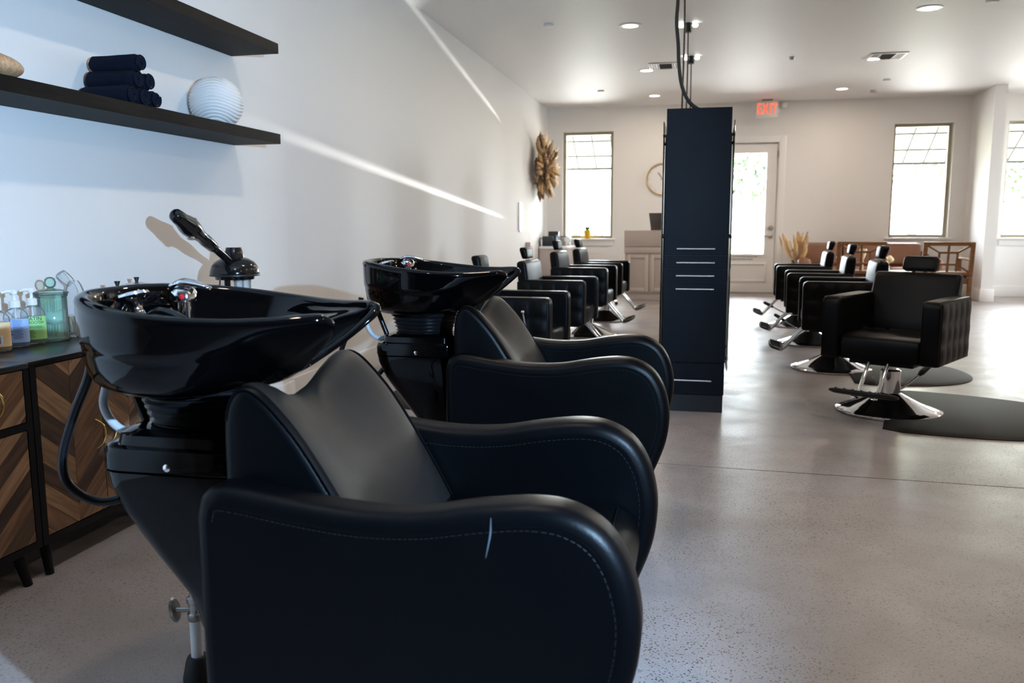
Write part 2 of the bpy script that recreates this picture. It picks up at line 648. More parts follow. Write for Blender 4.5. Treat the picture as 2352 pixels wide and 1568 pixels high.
def extruded(name, prof, half, rnd_r, m, parent=None, center=0.0, axis='Y', seg=4, puff=0.0, angle=55):
    """2-D profile (a,b) extruded symmetrically with rounded edges. axis Y: a->x, b->z."""
    stations = [(-half + rnd_r * (1 - math.cos(PI / 2 * k / seg)), rnd_r * (1 - math.sin(PI / 2 * k / seg))) for k in range(seg + 1)]
    st = stations + [(-y, o) for y, o in reversed(stations)]
    vs, fs = [], []
    n = len(prof)
    for y, o in st:
        for p in offset_poly(prof, o):
            if axis == 'Y':
                vs.append((p[0], center + y, p[1]))
            elif axis == 'X':
                vs.append((center + y, p[0], p[1]))
            else:
                vs.append((p[0], p[1], center + y))
    for j in range(len(st) - 1):
        for i in range(n):
            k = (i + 1) % n
            fs.append((j * n + i, j * n + k, (j + 1) * n + k, (j + 1) * n + i))
    fs.append(tuple(range(n)))
    fs.append(tuple((len(st) - 1) * n + i for i in range(n))[::-1])
    o = mesh(name, vs, fs, m, parent, True, angle)
    # the flat end caps keep a flat normal
    capped = set()
    for p in o.data.polygons:
        if p.loop_total == n and n > 4:
            p.use_smooth = False
            capped.update(p.edge_keys)
    for e in o.data.edges:
        if e.key in capped:
            e.use_edge_sharp = True
    return o


def loft(name, rings, m, parent=None, closed_ends=True, angle=50, subsurf=0):
    n = len(rings[0])
    vs = [v for r in rings for v in r]
    fs = []
    for j in range(len(rings) - 1):
        for i in range(n):
            k = (i + 1) % n
            fs.append((j * n + i, j * n + k, (j + 1) * n + k, (j + 1) * n + i))
    if closed_ends:
        fs.append(tuple(range(n))[::-1])
        fs.append(tuple((len(rings) - 1) * n + i for i in range(n)))
    o = mesh(name, vs, fs, m, parent, True, angle)
    if subsurf:
        md = o.modifiers.new('smooth', 'SUBSURF')
        md.levels = md.render_levels = subsurf
    return o


def rounded_rect(x0, x1, y0, y1, r, z, n=4):
    out = []
    for cx, cy, a0 in ((x1 - r, y1 - r, 0), (x0 + r, y1 - r, 90), (x0 + r, y0 + r, 180), (x1 - r, y0 + r, 270)):
        for k in range(n + 1):
            a = math.radians(a0 + 90 * k / n)
            out.append((cx + r * math.cos(a), cy + r * math.sin(a), z))
    return out


def tag(o, label, cat, group=None):
    o['label'] = label
    o['category'] = cat
    if group:
        o['group'] = group
    return o


def thing(name, label, cat, loc=(0, 0, 0), rz=0.0, group=None):
    o = bpy.data.objects.new(name, None)
    o.empty_display_size = .1
    link(o)
    o.location = loc
    o.rotation_euler = (0, 0, rz)
    return tag(o, label, cat, group)


def structure(o):
    o['kind'] = 'structure'
    return o


def copy_tree(o, parent=None):
    c = o.copy()
    COL.objects.link(c)
    if parent is not None:
        c.parent = parent
    for ch in list(o.children):
        copy_tree(ch, c)
    return c


def text(name, body, size, m, parent, loc, rot, align='CENTER', extrude=0.0006, sx=1.0, space=1.0):
    cu = bpy.data.curves.new(name, 'FONT')
    cu.body = body
    cu.size = size
    cu.align_x = align
    cu.align_y = 'CENTER'
    cu.extrude = extrude
    cu.space_character = space
    cu.materials.append(M[m])
    tmp = bpy.data.objects.new('tmp_text', cu)
    COL.objects.link(tmp)
    me = bpy.data.meshes.new_from_object(tmp.evaluated_get(bpy.context.evaluated_depsgraph_get()))
    bpy.data.objects.remove(tmp)
    for v in me.vertices:
        v.co.x *= sx
    o = bpy.data.objects.new(name, me)
    link(o, parent)
    o.location = loc
    o.rotation_euler = rot
    return o


# ------------------------------------------------------------------ room shell
XL, XS, YB, ZC, XR, YR = -2.31, -2.27, 13.30, 2.84, 7.0, -8.0
YSTEP = 4.44


def floor_build():
    def j(x):
        return 3.655 - 0.045 * x
    bm = bmesh.new()
    for poly in (((XL - .1, YR - .2), (XR + .2, YR - .2), (XR + .2, j(XR) - .004), (XL - .1, j(XL) - .004)),
                 ((XL - .1, j(XL) + .004), (XR + .2, j(XR) + .004), (XR + .2, YB + .2), (XL - .1, YB + .2))):
        top = [bm.verts.new((x, y, 0)) for x, y in poly]
        bot = [bm.verts.new((x, y, -.03)) for x, y in poly]
        bm.faces.new(top)
        bm.faces.new(bot[::-1])
        for i in range(4):
            k = (i + 1) % 4
            bm.faces.new((top[i], bot[i], bot[k], top[k]))
    f = structure(from_bm('floor', bm, 'floor', smooth=False))
    o = mesh('control_joint', [(XL - .1, j(XL) - .02, -.006), (XR + .2, j(XR) - .02, -.006), (XR + .2, j(XR) + .02, -.006), (XL - .1, j(XL) + .02, -.006),
                               (XL - .1, j(XL) - .02, -.028), (XR + .2, j(XR) - .02, -.028), (XR + .2, j(XR) + .02, -.028), (XL - .1, j(XL) + .02, -.028)],
             [(0, 1, 2, 3), (7, 6, 5, 4), (0, 4, 5, 1), (1, 5, 6, 2), (2, 6, 7, 3), (3, 7, 4, 0)], 'joint', f, smooth=False)
    return f


def holed_wall(name, a0, a1, z0, z1, holes, t0, t1, axis, m='wall'):
    """Wall with rectangular openings. axis 'X': the wall runs along X and is t0..t1 thick in Y."""
    A = sorted({a0, a1, *[h[0] for h in holes], *[h[1] for h in holes]})
    Z = sorted({z0, z1, *[h[2] for h in holes], *[h[3] for h in holes]})
    bm = bmesh.new()
    for i in range(len(A) - 1):
        for k in range(len(Z) - 1):
            ca, cz = (A[i] + A[i + 1]) / 2, (Z[k] + Z[k + 1]) / 2
            if any(h[0] < ca < h[1] and h[2] < cz < h[3] for h in holes):
                continue
            if axis == 'X':
                bm_box(bm, A[i], A[i + 1], t0, t1, Z[k], Z[k + 1])
            else:
                bm_box(bm, t0, t1, A[i], A[i + 1], Z[k], Z[k + 1])
    bmesh.ops.remove_doubles(bm, verts=bm.verts[:], dist=1e-5)
    # drop the inner faces shared by neighbouring blocks
    seen = {}
    for f in bm.faces:
        key = tuple(sorted(v.index for v in f.verts))
        seen.setdefault(key, []).append(f)
    dead = [f for fs in seen.values() if len(fs) > 1 for f in fs]
    bm.verts.index_update()
    seen = {}
    for f in bm.faces:
        seen.setdefault(tuple(sorted(v.index for v in f.verts)), []).append(f)
    dead = [f for fs in seen.values() if len(fs) > 1 for f in fs]
    bmesh.ops.delete(bm, geom=dead, context='FACES')
    return structure(from_bm(name, bm, m, smooth=False))


floor_build()
structure(box('ceiling', XL - .15, XR + .2, YR - .2, YB + .2, ZC, ZC + .1, 'ceiling'))
bmw = bmesh.new()
bm_box(bmw, XL - .15, XL, YR - .2, YB + .2, 0, ZC)
bm_box(bmw, XL - .01, XS, YR - .2, YSTEP, 0, ZC)
structure(from_bm('wall_left', bmw, 'wall', smooth=False))
W1 = (-2.055, -1.265, .83, 2.475)
W3 = (2.785, 3.58, .845, 2.475)
W4 = (4.285, 5.08, .845, 2.475)
DR = (.20, 1.205, 0.0, 2.25)
holed_wall('wall_back', XL - .15, XR + .2, 0, ZC, [W1, W3, W4, DR], YB, YB + .2, 'X')
R1 = (10.6, 11.9, .845, 2.475)  # unseen side window, added to raise the daylight at the far end
holed_wall('wall_right', YR - .2, YB + .2, 0, ZC, [R1], XR, XR + .2, 'Y')
holed_wall('wall_front', XL - .15, XR + .2, 0, ZC, [], YR - .15, YR, 'X', 'dark_wall')
structure(box('wall_stub', 3.80, 3.95, 12.40, YB, 0, ZC, 'wall'))


def baseboard(name, x0, x1, y0, y1, h=.155):
    bm = bmesh.new()
    bm_box(bm, x0, x1, y0, y1, 0, h, .006, 2)
    return structure(from_bm(name, bm, 'trim'))


baseboard('baseboard_left', XL, XL + .016, YSTEP, YB)
baseboard('baseboard_left_front', XS, XS + .016, YR, YSTEP)
baseboard('baseboard_back', XL + .016, DR[0] - .11, YB - .016, YB)
baseboard('baseboard_back_center', DR[1] + .11, 3.80, YB - .016, YB)
baseboard('baseboard_back_right', 3.966, XR, YB - .016, YB)
baseboard('baseboard_stub', 3.784, 3.966, 12.384, YB - .016, .165)
baseboard('baseboard_right', XR - .016, XR, YR, YB - .016)
baseboard('baseboard_front', XL + .06, XR - .016, YR, YR + .016)


def window(n, w, y=YB, sill=True, inward=-1):
    x0, x1, z0, z1 = w
    wn = bpy.data.objects.new('window_%d' % n, None)
    link(wn)
    wn.location = ((x0 + x1) / 2, y, z0)
    structure(wn)
    hx, h = (x1 - x0) / 2, z1 - z0
    t = .044
    bm = bmesh.new()
    yf0, yf1 = (.10, .15)
    for b in ((-hx, -hx + t, 0, h), (hx - t, hx, 0, h), (-hx + t, hx - t, 0, t), (-hx + t, hx - t, h - t, h)):
        bm_box(bm, b[0], b[1], yf0 * -inward, yf1 * -inward, b[2], b[3]) if inward < 0 else bm_box(bm, b[0], b[1], -yf1, -yf0, b[2], b[3])
    from_bm('window_frame', bm, 'bronze', wn, smooth=False)
    yy = .125 * (-inward)
    box('window_pane', -hx + t, hx - t, yy - .003, yy + .003, t, h - t, 'pane', wn)
    if sill:
        box('window_sill', -hx - .05, hx + .05, -.045, .10, -.028, -.0005, 'trim', wn, .004)
        box('window_apron', -hx - .02, hx + .02, -.016, -.0005, -.115, -.029, 'trim', wn, .004)
    return wn


window(1, W1)
window(2, W3)
window(3, W4)
for k, w in ((4, R1),):
    wn = window(k, w)
    wn.location = (XR, (w[0] + w[1]) / 2, w[2])
    wn.rotation_euler = (0, 0, -PI / 2)

# ------------------------------------------------------------------ entrance door
def entrance_door():
    d = bpy.data.objects.new('door_1', None)
    link(d)
    d.location = (0, YB, 0)
    structure(d)
    x0, x1, zt = .225, 1.185, 2.235
    gx0, gx1, gz0, gz1 = .395, 1.03, .595, 2.10
    bm = bmesh.new()
    y0, y1 = .03, .075
    bm_box(bm, x0, gx0, y0, y1, .012, zt)
    bm_box(bm, gx1, x1, y0, y1, .012, zt)
    bm_box(bm, gx0, gx1, y0, y1, gz1, zt)
    bm_box(bm, gx0, gx1, y0, y1, .012, gz0)
    from_bm('door_leaf', bm, 'trim', d, smooth=False)
    bm = bmesh.new()
    for b in ((gx0 - .03, gx0, gz0 - .03, gz1 + .03), (gx1, gx1 + .03, gz0 - .03, gz1 + .03), (gx0, gx1, gz0 - .03, gz0), (gx0, gx1, gz1, gz1 + .03)):
        bm_box(bm, b[0], b[1], .016, .031, b[2], b[3])
    from_bm('glass_stop', bm, 'trim', d, smooth=False)
    box('door_glass', gx0, gx1, .05, .056, gz0, gz1, 'pane', d)
    # raised panel under the glass
    bm = bmesh.new()
    for b in ((.33, .36, .17, .46), (1.05, 1.08, .17, .46), (.36, 1.05, .17, .20), (.36, 1.05, .43, .46)):
        bm_box(bm, b[0], b[1], .018, .031, b[2], b[3], .004)
    from_bm('panel_moulding', bm, 'trim', d)
    bm = bmesh.new()
    cw = .095
    bm_box(bm, DR[0] - cw, DR[0], -.018, 0, 0, DR[3] + cw, .003)
    bm_box(bm, DR[1], DR[1] + cw, -.018, 0, 0, DR[3] + cw, .003)
    bm_box(bm, DR[0], DR[1], -.018, 0, DR[3], DR[3] + cw, .003)
    bm_box(bm, DR[0] + .0, DR[0] + .02, 0, .1, 0, DR[3])
    bm_box(bm, DR[1] - .015, DR[1], 0, .1, 0, DR[3])
    bm_box(bm, DR[0] + .02, DR[0] + .045, .076, .1, 0, DR[3])
    bm_box(bm, DR[1] - .04, DR[1] - .015, .076, .1, 0, DR[3])
    bm_box(bm, DR[0] + .045, DR[1] - .04, .076, .1, DR[3] - .04, DR[3])
    from_bm('door_casing', bm, 'trim', d)
    box('threshold', DR[0], DR[1], -.03, .12, 0, .012, 'nickel', d)
    rx = Matrix.Rotation(PI / 2, 4, 'X')
    lathe('deadbolt', [(.034, -.03), (.034, -.008), (.026, .004), (.0, .006)], 'nickel', d, 24, (1.122, .002, .985), mtx=rx)
    bm_l = lathe('door_handle', [(.034, -.03), (.034, -.008), (.015, 0), (.012, .045), (.0, .047)], 'nickel', d, 24, (1.122, .002, .865), mtx=rx)
    tube('handle_lever', [(0, -.04, 0), (-.05, -.045, 0), (-.115, -.043, -.004)], .009, 'nickel', bm_l, 10)
    bm_l.children[0].location = (1.122, .002, .865)
    box('hinge', 1.186, 1.196, .0, .03, 2.03, 2.13, 'nickel', d)
    text('notice_lettering', 'THIS DOOR REMAINS UNLOCKED', .040, 'ink', d, (.71, .0285, .558), (PI / 2, 0, 0), sx=.78)
    text('notice_lettering', 'DURING BUSINESS HOURS', .036, 'ink', d, (.71, .0285, .512), (PI / 2, 0, 0), sx=.78)


entrance_door()


# ------------------------------------------------------------------ shampoo units (bowl, pedestal and chair in one)
def shampoo_unit(Yc, label):
    OX = -.6
    t = thing('shampoo_unit', label, 'shampoo chair', (OX, Yc, 0), 0, 'shampoo units along the left wall')

    def sh(pts):
        return [(p[0] - OX, *p[1:]) for p in pts]
    # --- armrests: padded side panels with a swept top line
    arm = [(-.775, .07), (-.778, .35), (-.778, .585), (-.768, .618), (-.742, .635), (-.70, .634), (-.60, .620), (-.50, .611), (-.40, .615),
           (-.31, .631), (-.225, .641), (-.165, .634), (-.115, .606), (-.083, .560), (-.066, .505), (-.061, .45), (-.070, .38),
           (-.098, .30), (-.135, .22), (-.175, .13), (-.20, .07)]
    prof = [p for p in arm[:2]]
    dense = spline([(x, 0, z) for x, z in arm[2:-1]], 4)
    prof += [(v.x, v.z) for v in dense] + [arm[-1]]
    prof = sh(prof)
    for s in (-1, 1):
        a = extruded('armrest', prof, .042, .026, 'leather', t, center=s * .272, seg=5)
        inner = offset_poly(prof, .030)
        line = [Vector((p[0], 0, p[1])) for p in inner[2:-1]]
        for side in (-1, 1):
            yy = s * .272 + side * .0405
            path = [Vector((p.x, yy, p.z)) for p in line]
            tube('piping', path, .0022, 'leather', a, 6)
            # double row of stitches, one joined strand of short dashes
            parts = []
            for off in (.036, .024):
                ln = [Vector((p[0], yy + side * (.0012 if off > .03 else -.003), p[1])) for p in offset_poly(prof, off)[2:-1]]
                acc, i = 0.0, 0
                while i < len(ln) - 1:
                    p, q = ln[i], ln[i + 1]
                    L = (q - p).length
                    nseg = max(1, int(L / .008))
                    for k in range(nseg):
                        c0, c1 = p.lerp(q, (k + .15) / nseg), p.lerp(q, (k + .8) / nseg)
                        parts.append(tube_data([c0, c1], .0009, 4))
                    i += 1
            vs, fs = join_data(parts)
            st = mesh('stitching', vs, fs, 'piping', a, False)
            st['kind'] = 'stuff'
    # --- backrest: thick cushion with a scooped neck
    sec = [(-.772, .30), (-.776, .50), (-.776, .68), (-.772, .735), (-.758, .770), (-.735, .785), (-.705, .776), (-.668, .742),
           (-.625, .690), (-.575, .612), (-.525, .525), (-.482, .440), (-.462, .38), (-.46, .30)]
    base = [(v.x - OX, v.z) for v in spline([(x, 0, z) for x, z in sec], 3)]
    ys = [-.226, -.2235, -.217, -.206, -.19, -.165, -.13, -.09, -.045, 0, .045, .09, .13, .165, .19, .206, .217, .2235, .226]
    ins = {0: .022, 1: .0125, 2: .006, 3: .002, 4: 0}
    rings = []
    for i, y in enumerate(ys):
        k = min(i, len(ys) - 1 - i)
        pts = offset_poly(base, ins.get(k, 0))
        u = max(0.0, 1 - abs(y) / .20)
        w = u * u * (3 - 2 * u)
        ring = []
        for p in pts:
            top = max(0, (p[1] - .45) / .33)
            dz = -.058 * w * top ** 1.5
            dx = -.016 * w * (1 if p[0] > -.74 - OX else 0) * min(1, max(0, (p[1] - .3) / .2))
            ring.append((p[0] + dx, y, p[1] + dz))
        rings.append(ring)
    b = loft('backrest', rings, 'leather', t, True, 60)
    b.data.materials.append(M['leather_worn_sheen'])
    for p in b.data.polygons:
        if abs(p.center.y) < .208:
            p.material_index = 1
    for s in (-1, 1):
        path = [(p[0] + .002, s * .2215, p[1] + .002) for p in offset_poly(base, .008)[8:]]
        tube('piping', path, .0028, 'leather', b, 6)
    # --- seat cushion and front panel
    seat = [(-.52, .36), (-.52, .46), (-.45, .474), (-.30, .478), (-.18, .476), (-.125, .462), (-.100, .43), (-.095, .39), (-.105, .36)]
    sp = [(v.x - OX, v.z) for v in spline([(x, 0, z) for x, z in seat], 3)]
    st = extruded('seat', sp, .226, .016, 'leather', t, seg=4)
    tube('piping', [(-.14 - OX, y, .4705 + .0015) for y in (-.20, -.1, 0, .1, .20)], .0025, 'leather', st, 6)
    fp = sh([(-.74, .08), (-.74, .355), (-.12, .355), (-.165, .20), (-.205, .08)])
    extruded('seat_base', fp, .228, .006, 'leather', t, seg=2)
    box('plinth', -.72 - OX, -.24 - OX, -.25, .25, 0, .068, 'rubber', t, .006)
    # --- pedestal
    rings = []
    for z, x0, x1, hw, r in ((0, -.90, -.76, .13, .05), (.03, -.905, -.76, .135, .05), (.06, -.885, -.762, .13, .05), (.20, -.885, -.765, .135, .06),
                             (.357, -.934, -.768, .142, .06), (.443, -.999, -.772, .15, .06), (.522, -1.056, -.776, .156, .06), (.575, -1.08, -.778, .16, .06), (.598, -1.084, -.779, .16, .06)):
        rings.append(rounded_rect(x0 - OX, x1 - OX, -hw, hw, r, z, 5))
    loft('pedestal', rings, 'gloss', t, True, 50)
    rings = []
    for z, x0, x1, hw, r in ((.600, -1.083, -.779, .1585, .06), (.603, -1.086, -.779, .161, .06), (.630, -1.085, -.78, .161, .06), (.643, -1.079, -.78, .156, .056),
                             (.646, -1.062, -.80, .142, .05), (.664, -1.058, -.80, .138, .05), (.672, -1.045, -.82, .12, .05)):
        rings.append(rounded_rect(x0 - OX, x1 - OX, -hw, hw, r, z, 5))
    cap = loft('pedestal_cap', rings, 'gloss', t, True, 35)
    rx = Matrix.Rotation(PI / 2, 4, 'X')
    lathe('screw', [(.007, -.004), (.007, .0015), (.004, .003), (.0, .003)], 'chrome', cap, 16, (-.925 - OX, -.161, .614), mtx=rx)
    # ribbed rubber neck
    pr = [(.098, .665)]
    for k in range(5):
        z = .674 + k * .013
        pr += [(.100 + .003 * k, z), (.106 + .004 * k, z + .0045), (.100 + .0035 * k, z + .009)]
    pr += [(.115, .742)]
    lathe('gasket', pr, 'gasket', t, 40, (-.94 - OX, 0, 0))
    # --- bowl
    half = [(-1.140, 0, .926), (-1.126, .085, .926), (-1.082, .155, .923), (-1.012, .208, .915), (-.935, .234, .905), (-.855, .229, .897),
            (-.775, .203, .892), (-.705, .168, .892), (-.655, .140, .895), (-.632, .122, .894), (-.627, .108, .884), (-.645, .088, .860),
            (-.683, .058, .824), (-.720, .028, .797), (-.735, 0, .789)]
    ctrl = half + [(x, -y, z) for x, y, z in reversed(half[1:-1])]
    rim = spline(ctrl, 4, closed=True)
    n = len(rim)
    C2 = Vector((-.94, 0))
    nor = []
    for i in range(n):
        tt = (rim[(i + 1) % n] - rim[i - 1])
        v = Vector((-tt.y, tt.x))
        v.normalize()
        nor.append(v)
    # make the normals point out of the bowl
    area = sum(rim[i].x * rim[(i + 1) % n].y - rim[(i + 1) % n].x * rim[i].y for i in range(n))
    sg = -1 if area > 0 else 1
    nor = [v * sg for v in nor]
    full = [(0, .06), (.006, .18), (.018, .36), (.030, .44), (.050, .455), (.062, .52), (.09, .64), (.14, .76), (.24, .86), (.42, .93), (.70, .98), (1, 1)]
    lin = [(0, .05), (.03, .10), (.08, .16), (.14, .22), (.2, .28), (.28, .36), (.36, .44), (.46, .54), (.58, .66), (.72, .78), (.86, .90), (1, 1)]
    inn = [(0, .05), (.03, .16), (.06, .32), (.10, .50), (.16, .68), (.26, .84), (.42, .94), (.65, .985), (.85, 1)]
    inl = [(.05, .05), (.14, .12), (.24, .22), (.34, .34), (.44, .48), (.55, .62), (.66, .78), (.77, .9), (.85, 1)]
    rings = []
    ww = []
    for p in rim:
        u = min(1, max(0, (p.x + .90) / .24))
        ww.append(u * u * (3 - 2 * u))
    for k in range(len(full) - 1, -1, -1):
        ring = []
        for i, p in enumerate(rim):
            w = ww[i]
            e = full[k][0] * (1 - w) + lin[k][0] * w
            g = full[k][1] * (1 - w) + lin[k][1] * w
            d = Vector((p.x - C2.x, p.y))
            d.normalize()
            bx, by, bz = C2.x + d.x * .118, d.y * .112, .738
            o = nor[i] * .013
            px, py = p.x + o.x, p.y + o.y
            ring.append((px + (bx - px) * e - OX, py + (by - py) * e, p.z - .006 + (bz - p.z + .006) * g))
        rings.append(ring)
    for off, dz in ((.0145, -.008), (.011, -.001), (.0, .003), (-.011, -.001), (-.0145, -.009)):
        rings.append([(p.x + nor[i].x * off - OX, p.y + nor[i].y * off, p.z + dz) for i, p in enumerate(rim)])
    for k in range(len(inn)):
        ring = []
        for i, p in enumerate(rim):
            w = ww[i]
            e = inn[k][0] * (1 - w) + inl[k][0] * w
            g = inn[k][1] * (1 - w) + inl[k][1] * w
            o = nor[i] * -.0155
            px, py = p.x + o.x, p.y + o.y
            bx, by, bz = -.97, 0, .772
            ring.append((px + (bx - px) * e - OX, py + (by - py) * e, p.z - .012 + (bz - p.z + .012) * g))
        rings.append(ring)
    bowl = loft('basin', rings, 'gloss', t, True, 80)
    # tap ledge at the back of the bowl
    led = []
    for k in range(17):
        a = math.radians(90 + 180 * k / 16)
        led.append((-.985 + .125 * math.cos(a) - OX, .165 * math.sin(a)))
    led = [(p[0], p[1]) for p in led]
    extruded('tap_ledge', led, .03, .012, 'gloss', bowl, center=.822, axis='Z', seg=3)
    lathe('drain_grate', [(.034, .775), (.034, .782), (.026, .784), (.0, .781)], 'chrome', bowl, 24, (-.965 - OX, 0, 0))
    # mixer tap
    fx, fy = -1.034 - OX, .085
    FZ = -.018
    fa = lathe('faucet', [(.031, .842), (.031, .850), (.0225, .856), (.0225, .894), (.0265, .898), (.0265, .912), (.0225, .920), (.010, .926), (0, .927)], 'chrome', t, 28, (fx, fy, 0))
    lev = []
    for k, (dx, dz, w, h) in enumerate(((-.026, .912, .010, .010), (-.020, .925, .022, .010), (0, .932, .025, .010), (.018, .932, .022, .008), (.034, .929, .015, .006), (.050, .925, .010, .005), (.062, .922, .006, .004))):
        lev.append([(fx + dx, fy + w * math.cos(q), dz + h * math.sin(q)) for q in [2 * PI * j / 14 for j in range(14)]])
    loft('lever', lev, 'chrome', fa, True, 70)
    dot = lathe('hot_mark', [(.0055, 0), (.0055, .002), (.0, .003)], 'red', fa, 14, (0, 0, 0), mtx=Matrix.Rotation(PI / 2, 4, 'X'))
    dot.location = (fx + .013, fy - .0255, .9055)
    # hand spray standing in its socket
    sx, sy = -1.072 - OX, -.012
    so = lathe('spray_socket', [(.026, .845), (.026, .851), (.018, .856), (.016, .865), (.0, .866)], 'chrome', t, 24, (sx, sy, 0))
    tilt = Matrix.Rotation(math.radians(-14), 4, 'Y')
    lathe('hand_spray', [(.0, -.004), (.014, -.002), (.017, .006), (.013, .017), (.016, .028), (.019, .035), (.030, .040), (.033, .046), (.030, .051), (.022, .053), (.0, .053)],
          'chrome', t, 28, (sx, sy, .868), mtx=tilt)
    box('spray_trigger', -.006, .006, -.006, .006, -.016, .016, 'chrome', t, .004, 3, Matrix.Translation((sx - .024, sy - .004, .894)) @ Matrix.Rotation(.6, 4, 'Y'))
    tube('spray_hose', [(sx + .016, sy - .012, .858), (sx + .05, sy - .028, .880), (sx + .09, sy - .055, .8895), (sx + .135, sy - .075, .884), (sx + .175, sy - .09, .866), (sx + .20, sy - .095, .83)],
         .0075, 'hose', t, 10, 6)
    # hoses hanging under the bowl
    tube('supply_hose', [(-1.172 - OX, -.03, .79), (-1.184 - OX, -.03, .745), (-1.225 - OX, -.03, .665), (-1.262 - OX, -.025, .575), (-1.254 - OX, -.02, .515), (-1.20 - OX, 0, .478),
                         (-1.135 - OX, .02, .50), (-1.094 - OX, .03, .565), (-1.094 - OX, .03, .63), (-1.115 - OX, .03, .69), (-1.135 - OX, .03, .745), (-1.135 - OX, .03, .79)], .0095, 'hose', t, 10, 6)
    tube('waste_hose', [(-1.138 - OX, -.02, .79), (-1.146 - OX, -.025, .735), (-1.152 - OX, -.03, .695), (-1.135 - OX, -.03, .66), (-1.105 - OX, -.03, .643), (-1.07 - OX, -.025, .652)], .0085, 'drain', t, 10, 6)
    return t


u1 = shampoo_unit(1.47, 'nearest black shampoo chair with glossy basin, beside the walnut cabinet')
arm1 = [c for c in u1.children if c.name.startswith('armrest')][0]
u2 = copy_tree(u1)
sc_ = tube('scuff_mark', [(-.283 + .6, -.3143, .621), (-.2838 + .6, -.3143, .598), (-.2875 + .6, -.3143, .577), (-.2914 + .6, -.3143, .558)], [.0004, .0014, .0011, .0003], 'scuff', arm1, 6, 3)
sc_['label'] = 'pale scuff on the outer panel'
u2.location.y = 2.87
u2['label'] = 'farther black shampoo chair with glossy basin, behind the nearest one'

# water supply stub with stop valve rising from the floor behind the first unit
vt = thing('water_valve', 'white supply pipe with dark oval-handled stop valve at the nearest basin', 'valve', (-1.104, 1.633, 0))
lathe('escutcheon', [(.034, 0), (.034, .012), (.026, .05), (.022, .06), (.0, .06)], 'rubber', vt, 20)
tube('feed_hose', [(.075, -.125, .42), (.055, -.08, .40), (.014, -.028, .34), (-.004, -.003, .27), (0, 0, .218)], .010, 'rubber', vt, 10, 6)
lathe('pipe', [(.0135, .05), (.0135, .155), (.0, .155)], 'white_plastic', vt, 16)
lathe('valve_body', [(.015, .148), (.017, .152), (.017, .165), (.0135, .168), (.0135, .19), (.017, .193), (.017, .203), (.011, .206), (.010, .222), (0, .222)], 'nickel', vt, 16)
tube('valve_stem', [(-.008, -.006, .175), (-.038, -.014, .175)], .006, 'nickel', vt, 10)
mt = Matrix.Translation((-.042, -.015, .175)) @ Matrix.Rotation(math.radians(78), 4, 'Y')
lathe('valve_handle', [(.0, -.005), (.026, -.004), (.030, 0), (.026, .005), (.0, .006)], 'nickel', vt, 20, (0, 0, 0), sx=1.0, sy=.62, mtx=mt)


# ------------------------------------------------------------------ walnut chevron cabinets
def clip_poly(poly, ax, lim, keep_less):
    if not poly:
        return []
    out = []
    for i in range(len(poly)):
        a, b = poly[i], poly[(i + 1) % len(poly)]
        ia = (a[ax] <= lim) if keep_less else (a[ax] >= lim)
        ib = (b[ax] <= lim) if keep_less else (b[ax] >= lim)
        if ia:
            out.append(a)
        if ia != ib:
            t = (lim - a[ax]) / (b[ax] - a[ax])
            out.append((a[0] + (b[0] - a[0]) * t, a[1] + (b[1] - a[1]) * t))
    return out


PR = random.Random(11)


def chevron(parent, y0, y1, z0, z1, xf, seq, slope=.80, apex=None, offs=0.0):
    """Planks as separate objects, V pattern about the middle of the panel; panel faces +X."""
    mid = (y0 + y1) / 2 if apex is None else apex
    zs = [z0 - 1.2 + offs]
    mats = []
    r = random.Random(seq)
    last = ''
    while zs[-1] < z1 + .4:
        zs.append(zs[-1] + r.choice((.052, .062, .074, .086)))
        c = r.choice('aabbc')
        if c == last:
            c = r.choice('abc')
        last = c
        mats.append(c)
    for colm in (0, 1):
        a, b = (y0, mid) if colm == 0 else (mid, y1)
        if b - a < .01:
            continue
        k = -slope if colm == 0 else slope
        for i in range(len(zs) - 1):
            mm = mats[i] if colm == 0 else mats[(i * 5 + 3) % len(mats)]

            def zz(y, zb):
                return zb + k * (y - mid)
            g = .0006
            poly = [(a + g, zz(a, zs[i]) + g), (b - g, zz(b, zs[i]) + g), (b - g, zz(b, zs[i + 1]) - g), (a + g, zz(a, zs[i + 1]) - g)]
            poly = clip_poly(poly, 1, z1, True)
            if len(poly) > 2:
                poly = clip_poly(poly, 1, z0, False)
            if len(poly) < 3:
                continue
            ar = abs(sum(poly[j][0] * poly[(j + 1) % len(poly)][1] - poly[(j + 1) % len(poly)][0] * poly[j][1] for j in range(len(poly)))) / 2
            if ar < 2e-5:
                continue
            cy = sum(p[0] for p in poly) / len(poly)
            cz = sum(p[1] for p in poly) / len(poly)
            # local frame: X along the grain (in the panel plane), Z out of the panel
            ang = math.atan(k)
            ex = Vector((0, math.cos(ang), math.sin(ang)))
            ez = Vector((1, 0, 0))
            ey = ez.cross(ex)
            R = Matrix((ex, ey, ez)).transposed()
            n = len(poly)
            th = .0035 + PR.random() * .0012
            lo = [Vector((0, p[0] - cy, p[1] - cz)) for p in poly]
            Ri = R.transposed()
            front = [Ri @ v + Vector((0, 0, th)) for v in lo]
            back = [Ri @ v + Vector((0, 0, 0)) for v in lo]
            vs = front + back
            fs = [tuple(range(n)), tuple(range(2 * n - 1, n - 1, -1))] + [(j, n + j, n + (j + 1) % n, (j + 1) % n) for j in range(n)]
            o = mesh('plank', vs, fs, 'plank_' + mm, parent, smooth=False)
            o.location = (xf, cy, cz)
            o.rotation_euler = R.to_euler()


